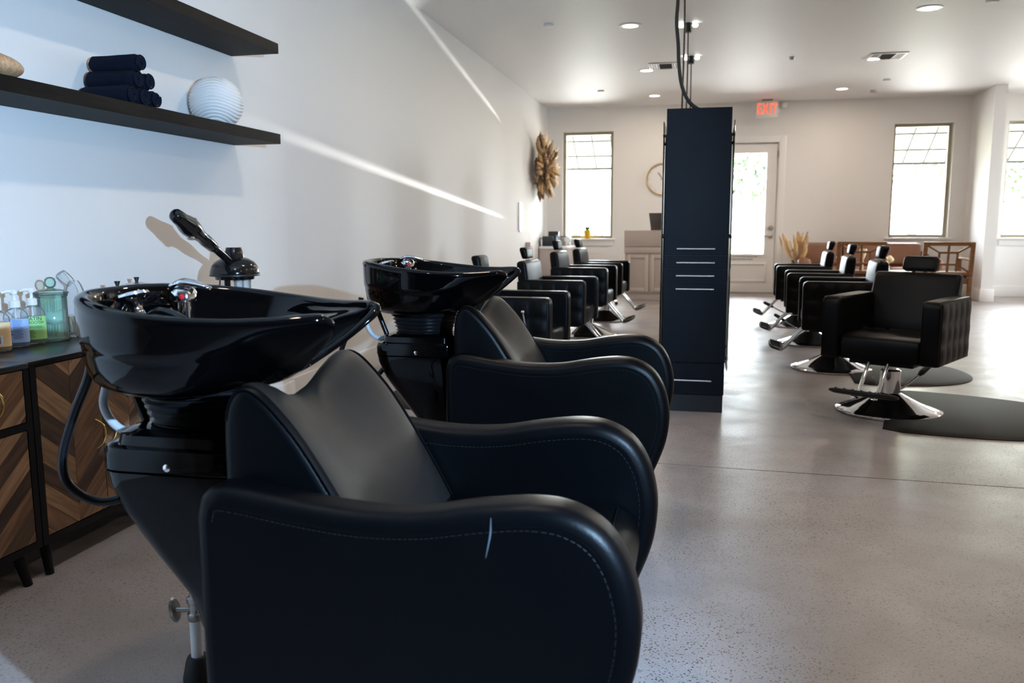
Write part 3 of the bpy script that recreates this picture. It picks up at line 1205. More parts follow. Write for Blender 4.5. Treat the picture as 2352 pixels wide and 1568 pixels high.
def bow_handle(parent, x, y, z, vertical=True, name='door_handle'):
    pts = []
    for k in range(9):
        u = k / 8 * 2 - 1
        bow = (1 - u * u) * .022
        if vertical:
            pts.append((x + .001 + (1 - u ** 4) * .018, y + bow, z + u * .048))
        else:
            pts.append((x + .001 + (1 - u ** 4) * .018, y + u * .048, z - bow))
    return tube(name, pts, [.0026, .0032, .0036, .0038, .0038, .0038, .0036, .0032, .0026], 'brass', parent, 8, 3)


def cabinet(y0, y1, label, drawer):
    xb, xf, zt = XS + .018, -1.87, .66
    t = thing('chevron_cabinet', label, 'cabinet', (0, 0, 0), 0, 'walnut cabinets under the shelves')
    box('cabinet_top', xb, xf, y0, y1, zt - .016, zt, 'cab_top', t, .0015)
    bm = bmesh.new()
    p = .022
    bm_box(bm, xb, xf - .001, y0 + .001, y0 + p, .105, zt - .0165)
    bm_box(bm, xb, xf - .001, y1 - p, y1 - .001, .105, zt - .0165)
    bm_box(bm, xb, xf - .001, y0 + p, y1 - p, .105, .127)
    bm_box(bm, xb, xb + .012, y0 + p, y1 - p, .127, zt - .0165)
    if drawer:
        bm_box(bm, xb + .012, xf - .001, y0 + p, y1 - p, .466, .486)
    from_bm('carcass', bm, 'black_metal', t, smooth=False)
    for yy in (y0 + .05, y1 - .055):
        for xx, dx in ((xf - .045, .022), (xb + .06, -.02)):
            top = Vector((xx, yy, .105))
            dy = -.018 if yy < (y0 + y1) / 2 else .018
            tube('leg', [top, top + Vector((dx, dy * .6, -.105))], [.017, .0125], 'black_metal', t, 14)
    ya, yb = y0 + p + .002, y1 - p - .002
    xfd = xf - .006
    if drawer:
        d = box('drawer', xfd - .018, xfd, ya, yb, .488, zt - .019, 'backing', t)
        chevron(d, ya, yb, .489, zt - .020, xfd, 5, offs=.02)
        bow_handle(d, xfd + .003, ya + (yb - ya) * .78, .564, True, 'drawer_handle')
        d = box('door', xfd - .018, xfd, ya, yb, .129, .464, 'backing', t)
        chevron(d, ya, yb, .130, .463, xfd, 9, apex=ya + (yb - ya) * .62, offs=.03)
    else:
        mid = (ya + yb) / 2
        for a, b, sd, hy in ((ya, mid - .001, 3, mid - .034), (mid + .001, yb, 8, mid + .018)):
            d = box('door', xfd - .018, xfd, a, b, .129, zt - .019, 'backing', t)
            chevron(d, a + .0005, b - .0005, .130, zt - .020, xfd, sd)
            bow_handle(d, xfd + .003, hy, .385)
    return t


cabinet(2.041, 2.619, 'walnut chevron cabinet with two brass-handled doors under the soap bottles', False)
cabinet(1.461, 2.039, 'walnut chevron cabinet with a drawer, cut by the left edge', True)
cabinet(2.621, 3.199, 'walnut chevron cabinet behind the nearest basin, under the steel pots', False)

# ------------------------------------------------------------------ floating shelves
def shelf(y0, y1, z0, z1, label):
    o = box('floating_shelf', -.128, .128, -(y1 - y0) / 2, (y1 - y0) / 2, -(z1 - z0) / 2, (z1 - z0) / 2, 'shelf', None, .0012, 1)
    # grain along the length
    o.location = (-2.141, (y0 + y1) / 2, (z0 + z1) / 2)
    # turn so that local X is the long axis for the grain
    for v in o.data.vertices:
        v.co = Vector((v.co.y, -v.co.x, v.co.z))
    o.rotation_euler = (0, 0, PI / 2)
    return tag(o, label, 'shelf')


shelf(1.30, 3.906, 1.447, 1.495, 'dark wood floating shelf holding navy towels and a white vase')
shelf(1.30, 3.921, 1.880, 1.928, 'empty dark wood floating shelf, the upper one')


# rolled towels
def towel(y, z, seed, label):
    r = random.Random(seed)
    R, L = .0322, .105
    t = thing('rolled_towel', label, 'towel', (-2.145, y, z), 0, 'rolled navy towels on the lower shelf')
    rings = []
    for k in range(15):
        u = k / 14 * 2 - 1
        x = u * L
        e = 1 - max(0, abs(u) - .86) / .14
        rr = R * (math.sqrt(max(0, 1 - (1 - e) ** 2)) * .45 + .55)
        ring = []
        for j in range(28):
            a = 2 * PI * j / 28
            w = 1 + .035 * math.sin(3 * a + seed + u * 2) + .02 * math.sin(7 * a + 2 * seed) + r.uniform(-.008, .008)
            ring.append((x, rr * w * math.cos(a), rr * w * math.sin(a)))
        rings.append(ring)
    loft('towel_body', rings, 'towel', t, True, 75)
    pts = []
    for k in range(60):
        a = k / 59 * 5.2 * PI + seed
        rr = .006 + .0225 * k / 59
        pts.append((L + .002, rr * math.cos(a), rr * math.sin(a)))
    tube('rolled_end', pts, .0042, 'towel', t, 6)
    return t


zr = 1.4955 + .0348
TS, TV = .0695, .0592
for y, z, s, lb in ((2.89 - TS, zr, 1, 'navy rolled towel, bottom row, end nearest the camera'), (2.89, zr, 2, 'navy rolled towel, middle of the bottom row'),
                    (2.89 + TS, zr, 3, 'navy rolled towel, bottom row, end nearest the white vase'), (2.89 - TS / 2, zr + TV, 4, 'navy rolled towel, left of the two in the middle row'),
                    (2.89 + TS / 2, zr + TV, 5, 'navy rolled towel, right of the two in the middle row'), (2.88, zr + 2 * TV + .003, 6, 'navy rolled towel on top of the pile')):
    towel(y, z, s, lb)

# ribbed vase
def ribbed_vase():
    R = .118
    seg = 96
    nr = 78
    vs = []
    for j in range(nr + 1):
        u = j / nr
        ph = math.radians(-62 + 138 * u)
        for i in range(seg):
            a = 2 * PI * i / seg
            wav = .010 * math.sin(2 * a + .6) + .007 * math.sin(3 * a + 2)
            z = R * math.sin(ph)
            rib = math.sin((z + wav * (1 - u * .2)) / .0142 * 2 * PI)
            rr = R * math.cos(ph) + .0032 * rib * (1 if 0 < j < nr else 0)
            vs.append((rr * math.cos(a), rr * math.sin(a), z))
    fs = []
    for j in range(nr):
        for i in range(seg):
            k = (i + 1) % seg
            fs.append((j * seg + i, j * seg + k, (j + 1) * seg + k, (j + 1) * seg + i))
    fs.append(tuple(range(seg))[::-1])
    fs.append(tuple(nr * seg + i for i in range(seg)))
    o = mesh('ribbed_vase', vs, fs, 'vase', None, True, 80)
    o.location = (-2.145, 3.56, 1.4955 + .118 * math.sin(math.radians(62)))
    tag(o, 'round white vase with wavy ribs at the end of the lower shelf', 'vase')


ribbed_vase()
# wooden dough bowl seen at the left edge
rings = []
for k in range(13):
    u = k / 12
    ph = PI * (.03 + .94 * u)
    rings.append([(-.085 * math.sin(ph) * math.cos(2 * PI * j / 24), -.155 * math.cos(ph), .043 + .043 * math.sin(ph) * math.sin(2 * PI * j / 24)) for j in range(24)])
o = loft('wooden_bowl', rings, 'pale_wood', None, True, 70)
o.location = (-2.13, 2.225, 1.4955)
tag(o, 'pale rounded wooden bowl on the lower shelf at the left edge', 'bowl')


# ------------------------------------------------------------------ things on the cabinets
ZT = .6605


def pump_bottle(x, y, soap, label_m, rz, label, dims=(.034, .024), h=.125):
    t = thing('soap_bottle', label, 'soap bottle', (x, y, ZT), rz, 'pump soap bottles on the cabinet')
    a, b = dims
    rings = []
    for z, s in ((0, .90), (.004, .98), (.010, 1), (h * .78, 1), (h * .86, .95), (h * .93, .78), (h * .98, .52), (h, .40), (h + .006, .40)):
        ring = []
        for j in range(32):
            q = 2 * PI * j / 32
            c, sn = math.cos(q), math.sin(q)
            e = .75
            ring.append((a * s * math.copysign(abs(c) ** e, c), b * s * math.copysign(abs(sn) ** e, sn), z))
        rings.append(ring)
    loft('bottle_body', rings, 'clear', t, True, 50)
    liq = []
    for z, s in ((.004, .90), (.010, .95), (h * .74, .95), (h * .745, .3)):
        liq.append([(a * s * math.copysign(abs(math.cos(2 * PI * j / 32)) ** .75, math.cos(2 * PI * j / 32)), b * s * math.copysign(abs(math.sin(2 * PI * j / 32)) ** .75, math.sin(2 * PI * j / 32)), z) for j in range(32)])
    loft('liquid_soap', liq, soap, t, True, 50)
    # wrap label on the front half
    vs, fs = [], []
    zz = (h * .13, h * .74)
    for j in range(17):
        q = -PI / 2 - 1.25 + 2.5 * j / 16
        c, sn = math.cos(q), math.sin(q)
        for z in zz:
            for off in (.0012, .0004):
                vs.append(((a + off) * math.copysign(abs(c) ** .75, c), (b + off) * math.copysign(abs(sn) ** .75, sn), z))
    for j in range(16):
        o4 = j * 4
        fs += [(o4, o4 + 4, o4 + 6, o4 + 2), (o4 + 1, o4 + 3, o4 + 7, o4 + 5), (o4, o4 + 1, o4 + 5, o4 + 4), (o4 + 2, o4 + 6, o4 + 7, o4 + 3)]
    fs += [(0, 2, 3, 1), (64, 65, 67, 66)]
    lb = mesh('bottle_label', vs, fs, label_m, t, True, 60)
    lathe('pump_collar', [(.0165, h + .004), (.0165, h + .024), (.012, h + .027), (.0, h + .027)], 'white_plastic', t, 24)
    pu = lathe('pump_head', [(.005, h + .026), (.005, h + .046), (.010, h + .047), (.010, h + .057), (.006, h + .061), (0, h + .061)], 'white_plastic', t, 20)
    tube('pump_nozzle', [(0, 0, h + .054), (-.020, -.006, h + .056), (-.034, -.010, h + .052)], [.0055, .005, .004], 'white_plastic', pu, 10)
    tube('dip_tube', [(0, 0, .012), (0, 0, h)], .0028, 'white_plastic', t, 8)
    return t, lb


rz_cam = math.radians(42)
bA, lA = pump_bottle(-2.125, 2.205, 'soap_amber', 'label_amber', rz_cam, 'amber soap bottle with peach label at the left edge of the cabinet', (.036, .027))
for k in range(9):
    wv = (.0009, .0016, .0007)[k % 3]
    box('barcode_bar', -.004 + k * .0026 - .010, -.004 + k * .0026 - .010 + wv, -.0288, -.0283, .026, .048, 'ink', lA)
box('label_patch', -.018, .014, -.0283, -.0276, .022, .052, 'label_white', lA)
bB, lB = pump_bottle(-2.145, 2.302, 'soap_blue', 'label_blue', rz_cam, 'blue soap bottle with small print between the amber and green ones', (.036, .027))
for k in range(15):
    w = (.026, .029, .024, .028, .022)[k % 5]
    box('print_line', -.010, -.010 + w, -.0286, -.0281, .088 - k * .0042, .0893 - k * .0042, 'text_blue', lB)
box('print_line', -.022, -.012, -.0286, -.0281, .052, .055, 'text_blue', lB)
box('print_line', -.022, -.010, -.0286, -.0281, .042, .046, 'text_blue', lB)
bC, lC = pump_bottle(-2.150, 2.380, 'soap_green', 'label_green', rz_cam + .10, 'green soap bottle with large lettering beside the mint jar', (.037, .027))
text('lettering', 'SATIN', .0175, 'text_dark_green', lC, (.000, -.0284, .085), (PI / 2, 0, 0), sx=.95)
text('lettering', 'SMOOTH', .0135, 'text_dark_green', lC, (.000, -.0284, .072), (PI / 2, 0, 0), sx=.95)
box('label_band', -.031, .031, -.0283, -.0277, .053, .063, 'label_green2', lC)
text('lettering', 'SATIN COOL', .0085, 'text_dark_green', lC, (-.002, -.0288, .058), (PI / 2, 0, 0))
for k, w in enumerate((.018, .021, .023, .019, .021)):
    box('print_line', -.020, -.020 + w, -.0284, -.0279, .046 - k * .0055, .0475 - k * .0055, 'text_dark_green', lC)

# mint glass apothecary jar with cotton swabs
jt = thing('apothecary_jar', 'mint green glass jar with ball-topped lid holding cotton swabs', 'jar', (-2.152, 2.470, ZT))
jt.scale = (.90, .90, 1)
lathe('jar_body', [(.0, .004), (.046, .004), (.052, .0), (.056, .003), (.057, .010), (.0535, .016), (.0535, .148), (.0575, .152), (.0575, .156), (.050, .156), (.050, .014), (.0, .012)], 'jar_glass', jt, 40)
ld = lathe('jar_lid', [(.0, .157), (.058, .157), (.061, .159), (.061, .165), (.056, .168), (.034, .174), (.016, .177), (.011, .179), (.0, .179)], 'jar_glass', jt, 40)
lathe('lid_knob', [(.0, .178), (.010, .179), (.018, .186), (.0215, .197), (.018, .209), (.010, .2155), (.0, .217)], 'jar_glass', ld, 28)
sw = random.Random(3)
parts, tips = [], []
for k in range(46):
    a, r_ = sw.uniform(0, 2 * PI), .044 * math.sqrt(sw.random())
    x, y = r_ * math.cos(a), r_ * math.sin(a)
    parts.append(tube_data([(x, y, .018), (x + sw.uniform(-.003, .003), y + sw.uniform(-.003, .003), .055)], .0011, 5))
    tips.append(lathe_data([(.0, .012), (.0024, .015), (.0024, .022), (.0, .026)], 6, (x, y, .004)))
    if k % 2:
        parts.append(tube_data([(x, y, .098), (x + sw.uniform(-.003, .003), y, .135)], .0011, 5))
vs, fs = join_data(parts)
o = mesh('swab_sticks', vs, fs, 'swab', jt, False)
o['kind'] = 'stuff'
vs, fs = join_data(tips)
o = mesh('swab_tips', vs, fs, 'cotton', jt, True)
o['kind'] = 'stuff'
rings = []
for k in range(9):
    u = k / 8
    rr = .046 * (math.sin(PI * (.15 + .7 * u)) ** .5)
    rings.append([(rr * (1 + .06 * math.sin(5 * q + k)) * math.cos(q), rr * (1 + .06 * math.sin(4 * q + 2 * k)) * math.sin(q), .060 + .040 * u + .004 * math.sin(3 * q)) for q in [2 * PI * j / 24 for j in range(24)]])
loft('cotton_wad', rings, 'cotton', jt, True, 80)

# clear bent-neck bottle standing in the stick tray
ct = thing('clear_bottle', 'clear bottle with a tilted neck behind the tray of wooden sticks', 'bottle', (-2.222, 2.668, ZT))
lathe('bottle_body', [(.0, .002), (.030, .002), (.033, .006), (.033, .135), (.031, .155), (.024, .175), (.015, .19), (.0, .192)], 'clear', ct, 32)
mt = Matrix.Translation((-.004, -.006, .178)) @ Matrix.Rotation(math.radians(-38), 4, 'Y') @ Matrix.Rotation(math.radians(20), 4, 'X')
lathe('bottle_neck', [(.014, 0), (.018, .012), (.020, .030), (.019, .052), (.014, .056), (.0, .056)], 'clear', ct, 24, mtx=mt)
tt = thing('stick_tray', 'clear faceted cup full of wooden waxing sticks beside the mint jar', 'cup', (-2.145, 2.578, ZT))
lathe('cup_body', [(.0, .003), (.036, .003), (.040, .0), (.044, .004), (.044, .012), (.040, .016), (.042, .070), (.044, .074), (.040, .074), (.037, .016), (.0, .014)], 'clear_dark', tt, 12, angle=10)
for k in range(26):
    a, r_ = sw.uniform(0, 2 * PI), .030 * math.sqrt(sw.random())
    x, y = r_ * math.cos(a), r_ * math.sin(a)
    dx, dy = sw.uniform(-.012, .012), sw.uniform(-.012, .012)
    L = sw.uniform(.048, .060)
    o = box('wooden_stick', 0, L, -.0028, .0028, -.0007, .0007, 'stick', tt)
    d = Vector((dx, dy, L)).normalized()
    o.location = (x, y, .017)
    o.rotation_euler = d.to_track_quat('X', 'Z').to_euler()


# wax warmers with dome lids and black knobs
def warmer(x, y, label):
    t = thing('wax_warmer', label, 'pot', (x, y, ZT), 0, 'two lidded steel pots on the cabinet')
    lathe('pot_body', [(.0, .0), (.058, .0), (.062, .005), (.064, .135), (.067, .139), (.067, .143), (.0, .143)], 'steel', t, 40)
    l = lathe('pot_lid', [(.0, .144), (.068, .144), (.070, .147), (.066, .151), (.045, .160), (.020, .166), (.0, .167)], 'steel', t, 40)
    lathe('lid_knob', [(.0, .166), (.006, .167), (.006, .171), (.009, .180), (.011, .186), (.0, .187)], 'black', l, 20)


warmer(-2.085, 2.725, 'lidded steel pot with black knob, the one nearer the mint jar')
warmer(-2.172, 2.955, 'lidded steel pot with black knob, the one nearer the steamer')

# ------------------------------------------------------------------ hair steamer on its stand
def steamer():
    t = thing('hair_steamer', 'black hair steamer with raised nozzle arm on a pole stand', 'steamer', (-2.0, 3.40, 0))
    lathe('steamer_head', [(.0, .812), (.084, .812), (.086, .826), (.105, .828), (.107, .836), (.106, .848), (.100, .868), (.086, .888), (.064, .902), (.040, .910), (.0, .912)], 'gloss2', t, 48)
    lathe('head_rim', [(.086, .8275), (.108, .8275), (.109, .832), (.107, .836), (.10, .836)], 'black', t, 48)
    lathe('steam_cap', [(.044, .905), (.043, .912), (.034, .950), (.032, .953), (.0, .953)], 'gloss2', t, 36)
    lathe('water_jar', [(.0, .70), (.034, .70), (.037, .705), (.037, .800), (.039, .802), (.039, .812), (.0, .812)], 'frost', t, 32, (.018, .03, 0))
    lathe('heating_rod', [(.004, .715), (.004, .81), (.0, .81)], 'black', t, 10, (.022, .025, 0))
    lathe('heating_rod', [(.004, .715), (.004, .81), (.0, .81)], 'black', t, 10, (.016, .038, 0))
    # nozzle arm: thin tube, swelling body, blunt tip
    a0, a1 = Vector((.010, -.055, .895)), Vector((.072, -.535, 1.095))
    prof = [(0, .017), (.25, .017), (.30, .018), (.34, .024), (.48, .027), (.52, .024), (.60, .028), (.68, .037), (.74, .040), (.80, .038), (.86, .031), (.92, .029), (.97, .026), (.992, .017), (1.0, .006)]
    vs, fs = tube_data([a0.lerp(a1, u) for u, r in prof], [r for u, r in prof], 20)
    arm = mesh('nozzle_arm', vs, fs, 'gloss2', t, True, 70)
    d = (a1 - a0).normalized()
    c = a0.lerp(a1, .71)
    side = d.cross(Vector((0, 0, 1))).normalized()
    upv = side.cross(d)
    for sgn in (1, -1):
        o = lathe('nozzle_knob', [(.0, .028), (.016, .030), (.016, .041), (.013, .044), (.0, .044)], 'chrome' if sgn < 0 else 'black', arm, 20,
                  mtx=(Matrix.Translation(c) @ (upv * sgn).to_track_quat('Z', 'Y').to_matrix().to_4x4()))
    box('indicator_window', -.010, .010, -.0015, .0015, -.005, .005, 'white_plastic', arm, .001, 2,
        Matrix.Translation(a0.lerp(a1, .79) + Vector((.032, .008, -.006))) @ Matrix.Rotation(-.5, 4, 'X') @ Matrix.Rotation(1.3, 4, 'Z'))
    tube('pole', [(-.002, -.062, .05), (-.002, -.062, .83)], .0135, 'gloss2', t, 16)
    tube('power_lead', [(-.02, -.148 + .06, .826), (-.022, -.098, .74), (-.028, -.10, .60), (-.02, -.085, .40), (-.015, -.07, .15)], .0038, 'cord', t, 8, 6)
    hub = lathe('base_hub', [(.0, .045), (.03, .045), (.034, .05), (.03, .085), (.018, .095), (.0, .095)], 'black', t, 24, (-.002, -.062, 0))
    for k in range(5):
        a = 2 * PI * k / 5 + .3
        e = Vector((-.002 + .19 * math.cos(a), -.062 + .19 * math.sin(a), .052))
        leg = tube('base_leg', [(-.002, -.062, .068), e], [.016, .011], 'black', t, 10)
        lathe('caster', [(.0, -.010), (.020, -.010), (.022, -.006), (.022, .006), (.020, .010), (.0, .010)], 'rubber', leg, 16, (e.x, e.y, .022),
              mtx=Matrix.Rotation(PI / 2, 4, 'X'))
    return t


steamer()

# ------------------------------------------------------------------ styling stations
def station(y, label):
    x0, x1, d, h = -.163, .181, .60, 1.67
    cx = (x0 + x1) / 2
    t = thing('styling_station', label, 'styling station', (cx, y, 0), 0, 'styling stations down the middle of the room')
    hw = (x1 - x0) / 2
    box('station_body', -hw, hw, .018, d - .018, .098, h, 'station_edge', t, .001, 1)
    box('plinth', -hw + .004, hw - .004, .006, d - .006, 0, .0975, 'station_edge', t, .001, 1)
    for face in (0, 1):
        yy = (0, .0175) if face == 0 else (d - .0175, d)
        s = -1 if face == 0 else 1
        yh = -.024 if face == 0 else d + .024
        yc = 0 if face == 0 else d
        for nm, z0, z1, zh in (('upper_door', .880, h - .002, .915), ('drawer', .806, .876, .839), ('drawer', .734, .802, .767), ('lower_door', .282, .730, .694), ('flap_door', .100, .278, .183)):
            p = box(nm, -hw, hw, yy[0], yy[1], z0, z1, 'station', t, .0012, 1)
            bar = tube('bar_handle', [(-.103, yh, zh), (.103, yh, zh)], .0055, 'steel', p, 12)
            vs, fs = join_data([tube_data([(xx, yc, zh), (xx, yh, zh)], .004, 8) for xx in (-.075, .075)])
            mesh('handle_post', vs, fs, 'steel', p)
    for s in (-1, 1):
        mx = s * (hw + .016)
        m = box('side_mirror', mx - .003, mx + .003, .045, d - .045, .231, 1.605, 'mirror', t, .001, 1)
        for yy in (.06, d - .06):
            for zz in (.30, .98, 1.53):
                rx = Matrix.Rotation(PI / 2 * s, 4, 'Y')
                lathe('mirror_clip', [(.0, .0), (.009, 0), (.009, .019), (.007, .021), (.0, .021)], 'black', m, 12, (s * hw, yy, zz), mtx=rx)
    return t


st1 = station(4.742, 'tall navy-black styling station with bar handles, the front one facing the camera')
for k, (y, lb) in enumerate(((6.15, 'navy-black styling station standing second, hidden behind the front one'), (7.55, 'navy-black styling station standing third behind the front one'),
                             (9.05, 'navy-black styling station standing last behind the front one'))):
    c = copy_tree(st1)
    c.location.y = y
    c['label'] = lb


def cord_drop(x, y, z0, label):
    t = thing('power_drop', label, 'power cord', (x, y, ZC), 0, 'black power cords hanging from the ceiling')
    lathe('ceiling_anchor', [(.0, -.085), (.030, -.085), (.034, -.078), (.038, -.03), (.038, -.004), (.0, -.004)], 'black', t, 20)
    lathe('anchor_plate', [(.0, -.004), (.055, -.004), (.055, -.0005), (.0, -.0005)], 'white_plastic', t, 24)
    for s in (-1, 1):
        lathe('lamp_head', [(.0, 0), (.018, .004), (.026, .016), (.022, .028), (.0, .032)], 'led', t, 16, (s * .062, -.01, -.045))
    tube('cord', [(0, 0, -.08), (.003, 0, -.5), (-.004, .0, z0 - ZC)], .0065, 'cord', t, 8, 6)
    return t


cord_drop(-.104, 8.01, 1.668, 'black power cord from the ceiling anchor with lamp heads, nearer one')
cord_drop(-.084, 9.55, 1.668, 'black power cord from the ceiling anchor with lamp heads, farther one')
cord_drop(-.115, 6.55, 1.668, 'thin black power cord rising out of the picture left of the other two')
tcab = thing('power_cable', 'thick black cable curving down to the top of the front styling station', 'cable', (.01, 5.0, 1.678))
tube('cable', [(.075, .02, .007), (.03, .02, .008), (-.02, .02, .025), (-.07, .02, .075), (-.105, .02, .16), (-.122, .02, .27), (-.128, .02, .38), (-.140, .02, .50), (-.135, .02, .62), (-.13, .02, .85), (-.13, .02, 1.165)],
     .0105, 'cord', tcab, 10, 6)
lathe('ceiling_plate', [(.0, 1.160), (.05, 1.160), (.05, 1.1695), (.0, 1.1695)], 'white_plastic', tcab, 24, (-.13, .02, 0))


# ------------------------------------------------------------------ salon chairs
CH = {}


def quilt_panel(y_side, parent):
    """Outer arm face with 5 x 3 puffed squares; one mesh."""
    nx, nz = 5, 3
    x0, x1, z0, z1 = -.285, .215, .305, .625
    vs, fs = [], []
    k = 6
    NX, NZ = nx * k, nz * k
    for j in range(NZ + 1):
        for i in range(NX + 1):
            u, v = i / NX, j / NZ
            fu, fv = (u * nx) % 1 if i < NX else 0, (v * nz) % 1 if j < NZ else 0
            pu = (math.sin(PI * fu) ** .55) * (math.sin(PI * fv) ** .55) if fu > 1e-6 and fv > 1e-6 else 0
            edge = min(u, 1 - u, v, 1 - v)
            vs.append((x0 + (x1 - x0) * u, y_side[0] + y_side[1] * (.003 + .009 * pu), z0 + (z1 - z0) * v))
    for j in range(NZ):
        for i in range(NX):
            a = j * (NX + 1) + i
            fs.append((a, a + 1, a + NX + 2, a + NX + 1))
    # close the back so the panel has thickness
    o = len(vs)
    vs += [(x0, y_side[0] - y_side[1] * .004, z0), (x1, y_side[0] - y_side[1] * .004, z0), (x1, y_side[0] - y_side[1] * .004, z1), (x0, y_side[0] - y_side[1] * .004, z1)]
    fs.append((o, o + 3, o + 2, o + 1))
    fs.append(tuple([o, o + 1] + [NX - i for i in range(NX + 1)]))
    top = NZ * (NX + 1)
    fs.append(tuple([o + 2, o + 3] + [top + i for i in range(NX + 1)]))
    fs.append(tuple([o + 3, o] + [j * (NX + 1) for j in range(NZ + 1)]))
    fs.append(tuple([o + 1, o + 2] + [j * (NX + 1) + NX for j in range(NZ, -1, -1)]))
    return mesh('quilted_panel', vs, fs, 'leather_soft', parent, True, 65)


def salon_chair(label, group):
    t = thing('salon_chair', label, 'salon chair', (0, 0, 0), 0, group)
    # chrome base and column
    lathe('base', [(.0, .0), (.268, .0), (.280, .004), (.282, .012), (.276, .018), (.23, .032), (.16, .058), (.10, .088), (.062, .108), (.056, .112), (.0, .112)], 'chrome', t, 64)
    col = lathe('column', [(.0, .10), (.055, .10), (.055, .235), (.049, .238), (.046, .242), (.030, .243), (.030, .285), (.0, .285)], 'chrome', t, 40)
    box('seat_frame', -.19, .17, -.17, .17, .272, .300, 'black_metal', t, .004)
    lev = tube('pump_lever', [(-.04, .0, .115), (-.09, 0, .12), (-.16, 0, .145), (-.27, 0, .205)], .0065, 'chrome', t, 10, 4)
    pd = tube('pump_pedal', [(-.235, 0, .185), (-.26, 0, .20), (-.325, 0, .233), (-.335, 0, .236)], [.008, .017, .015, .007], 'rubber', lev, 12)
    # cushioned seat
    sp = [(-.22, .30), (-.225, .40), (-.215, .425), (-.10, .436), (.10, .437), (.185, .428), (.212, .405), (.216, .35), (.205, .30)]
    st = extruded('seat', [(v.x, v.z) for v in spline([(x, 0, z) for x, z in sp], 3)], .212, .016, 'leather_soft', t, seg=3)
    # arms
    ap = [(-.295, .30), (.222, .30), (.230, .31), (.232, .60), (.226, .628), (.205, .640), (-.27, .640), (-.295, .625)]
    for s in (-1, 1):
        a = extruded('armrest', ap, .047, .014, 'leather_soft', t, center=s * .262, seg=4)
        quilt_panel((s * .309, s), a)
        for side in (-1, 1):
            path = [Vector((p[0], s * .262 + side * .043, p[1])) for p in offset_poly(ap, .0035)]
            tube('piping', path + [path[0]], .003, 'leather_soft', a, 6)
    # back
    hl = bpy.data.objects.new('backrest', None)
    sec = [(-.290, .445), (-.308, .60), (-.322, .745), (-.312, .773), (-.285, .782), (-.255, .774), (-.240, .745), (-.222, .60), (-.205, .445), (-.225, .437), (-.27, .437)]
    dense = [(v.x, v.z) for v in spline([(x, 0, z) for x, z in sec], 3, closed=True)]
    b = extruded('backrest', dense, .238, .022, 'leather_soft', t, seg=4)
    for s in (-1, 1):
        tube('back_bracket', [(-.20, s * .12, .30), (-.25, s * .12, .36), (-.262, s * .12, .47)], .011, 'black_metal', b, 8)
    hr = [(-.318, .800), (-.336, .850), (-.338, .872), (-.326, .882), (-.296, .882), (-.280, .872), (-.274, .845), (-.270, .806), (-.278, .795), (-.308, .792)]
    h = extruded('headrest', [(v.x, v.z) for v in spline([(x, 0, z) for x, z in hr], 3, closed=True)], .096, .020, 'leather_soft', t, seg=4)
    for s in (-1, 1):
        tube('headrest_post', [(-.285, s * .03, .76), (-.302, s * .03, .80)], .006, 'chrome', h, 8)
    # recline lever
    rl = tube('recline_lever', [(.10, -.335, .33), (.095, -.335, .44), (.075, -.332, .545)], .0055, 'chrome', t, 10, 3)
    tube('lever_bracket', [(.10, -.31, .325), (.10, -.335, .33)], .007, 'chrome', rl, 8)
    lathe('lever_ball', [(.0, -.014), (.010, -.010), (.014, 0), (.010, .010), (.0, .014)], 'chrome', rl, 16, (.073, -.332, .556))
    # footrest
    for s in (-1, 1):
        f = tube('footrest_bar', [(.15, s * .05, .30), (.20, s * .05, .285), (.335, s * .05, .135), (.36, s * .05, .122), (.40, s * .05, .135)], .0105, 'chrome', t, 12, 4)
    ring = []
    for dz, sc in ((-.010, .90), (-.004, 1.0), (.008, 1.0), (.012, .93)):
        ring.append([(.395 + .048 * sc * math.copysign(abs(math.cos(q)) ** .7, math.cos(q)) * 1.0, .18 * sc * math.copysign(abs(math.sin(q)) ** .8, math.sin(q)),
                      .147 + dz + .30 * .048 * sc * math.copysign(abs(math.cos(q)) ** .7, math.cos(q))) for q in [2 * PI * j / 36 for j in range(36)]])
    fp = loft('foot_pad', ring, 'rubber', t, True, 50)
    for k in range(-3, 4):
        tube('tread', [(.36, k * .045, .150), (.43, k * .045, .171)], .0045, 'rubber', fp, 6)
    return t


def set_chair(t, x, y, face, raise_=0.0, lever=0.0, recline=0.0, headtilt=0.0):
    """face: direction the sitter looks, degrees from +X. Everything above the column rises with raise_."""
    t.location = (x, y, 0)
    t.rotation_euler = (0, 0, math.radians(face))
    for c in t.children:
        n = c.name.split('.')[0]
        if n in ('seat', 'armrest', 'backrest', 'headrest', 'recline_lever', 'footrest_bar', 'foot_pad', 'seat_frame'):
            c.location.z += raise_
        if n == 'pump_lever':
            c.rotation_euler = (0, 0, math.radians(lever))
        if recline and n in ('backrest', 'headrest'):
            piv = Vector((-.22, 0, .42))
            Mx = Matrix.Translation(piv + Vector((0, 0, raise_))) @ Matrix.Rotation(math.radians(-recline), 4, 'Y') @ Matrix.Translation(-piv)
            c.matrix_local = Mx
    return t


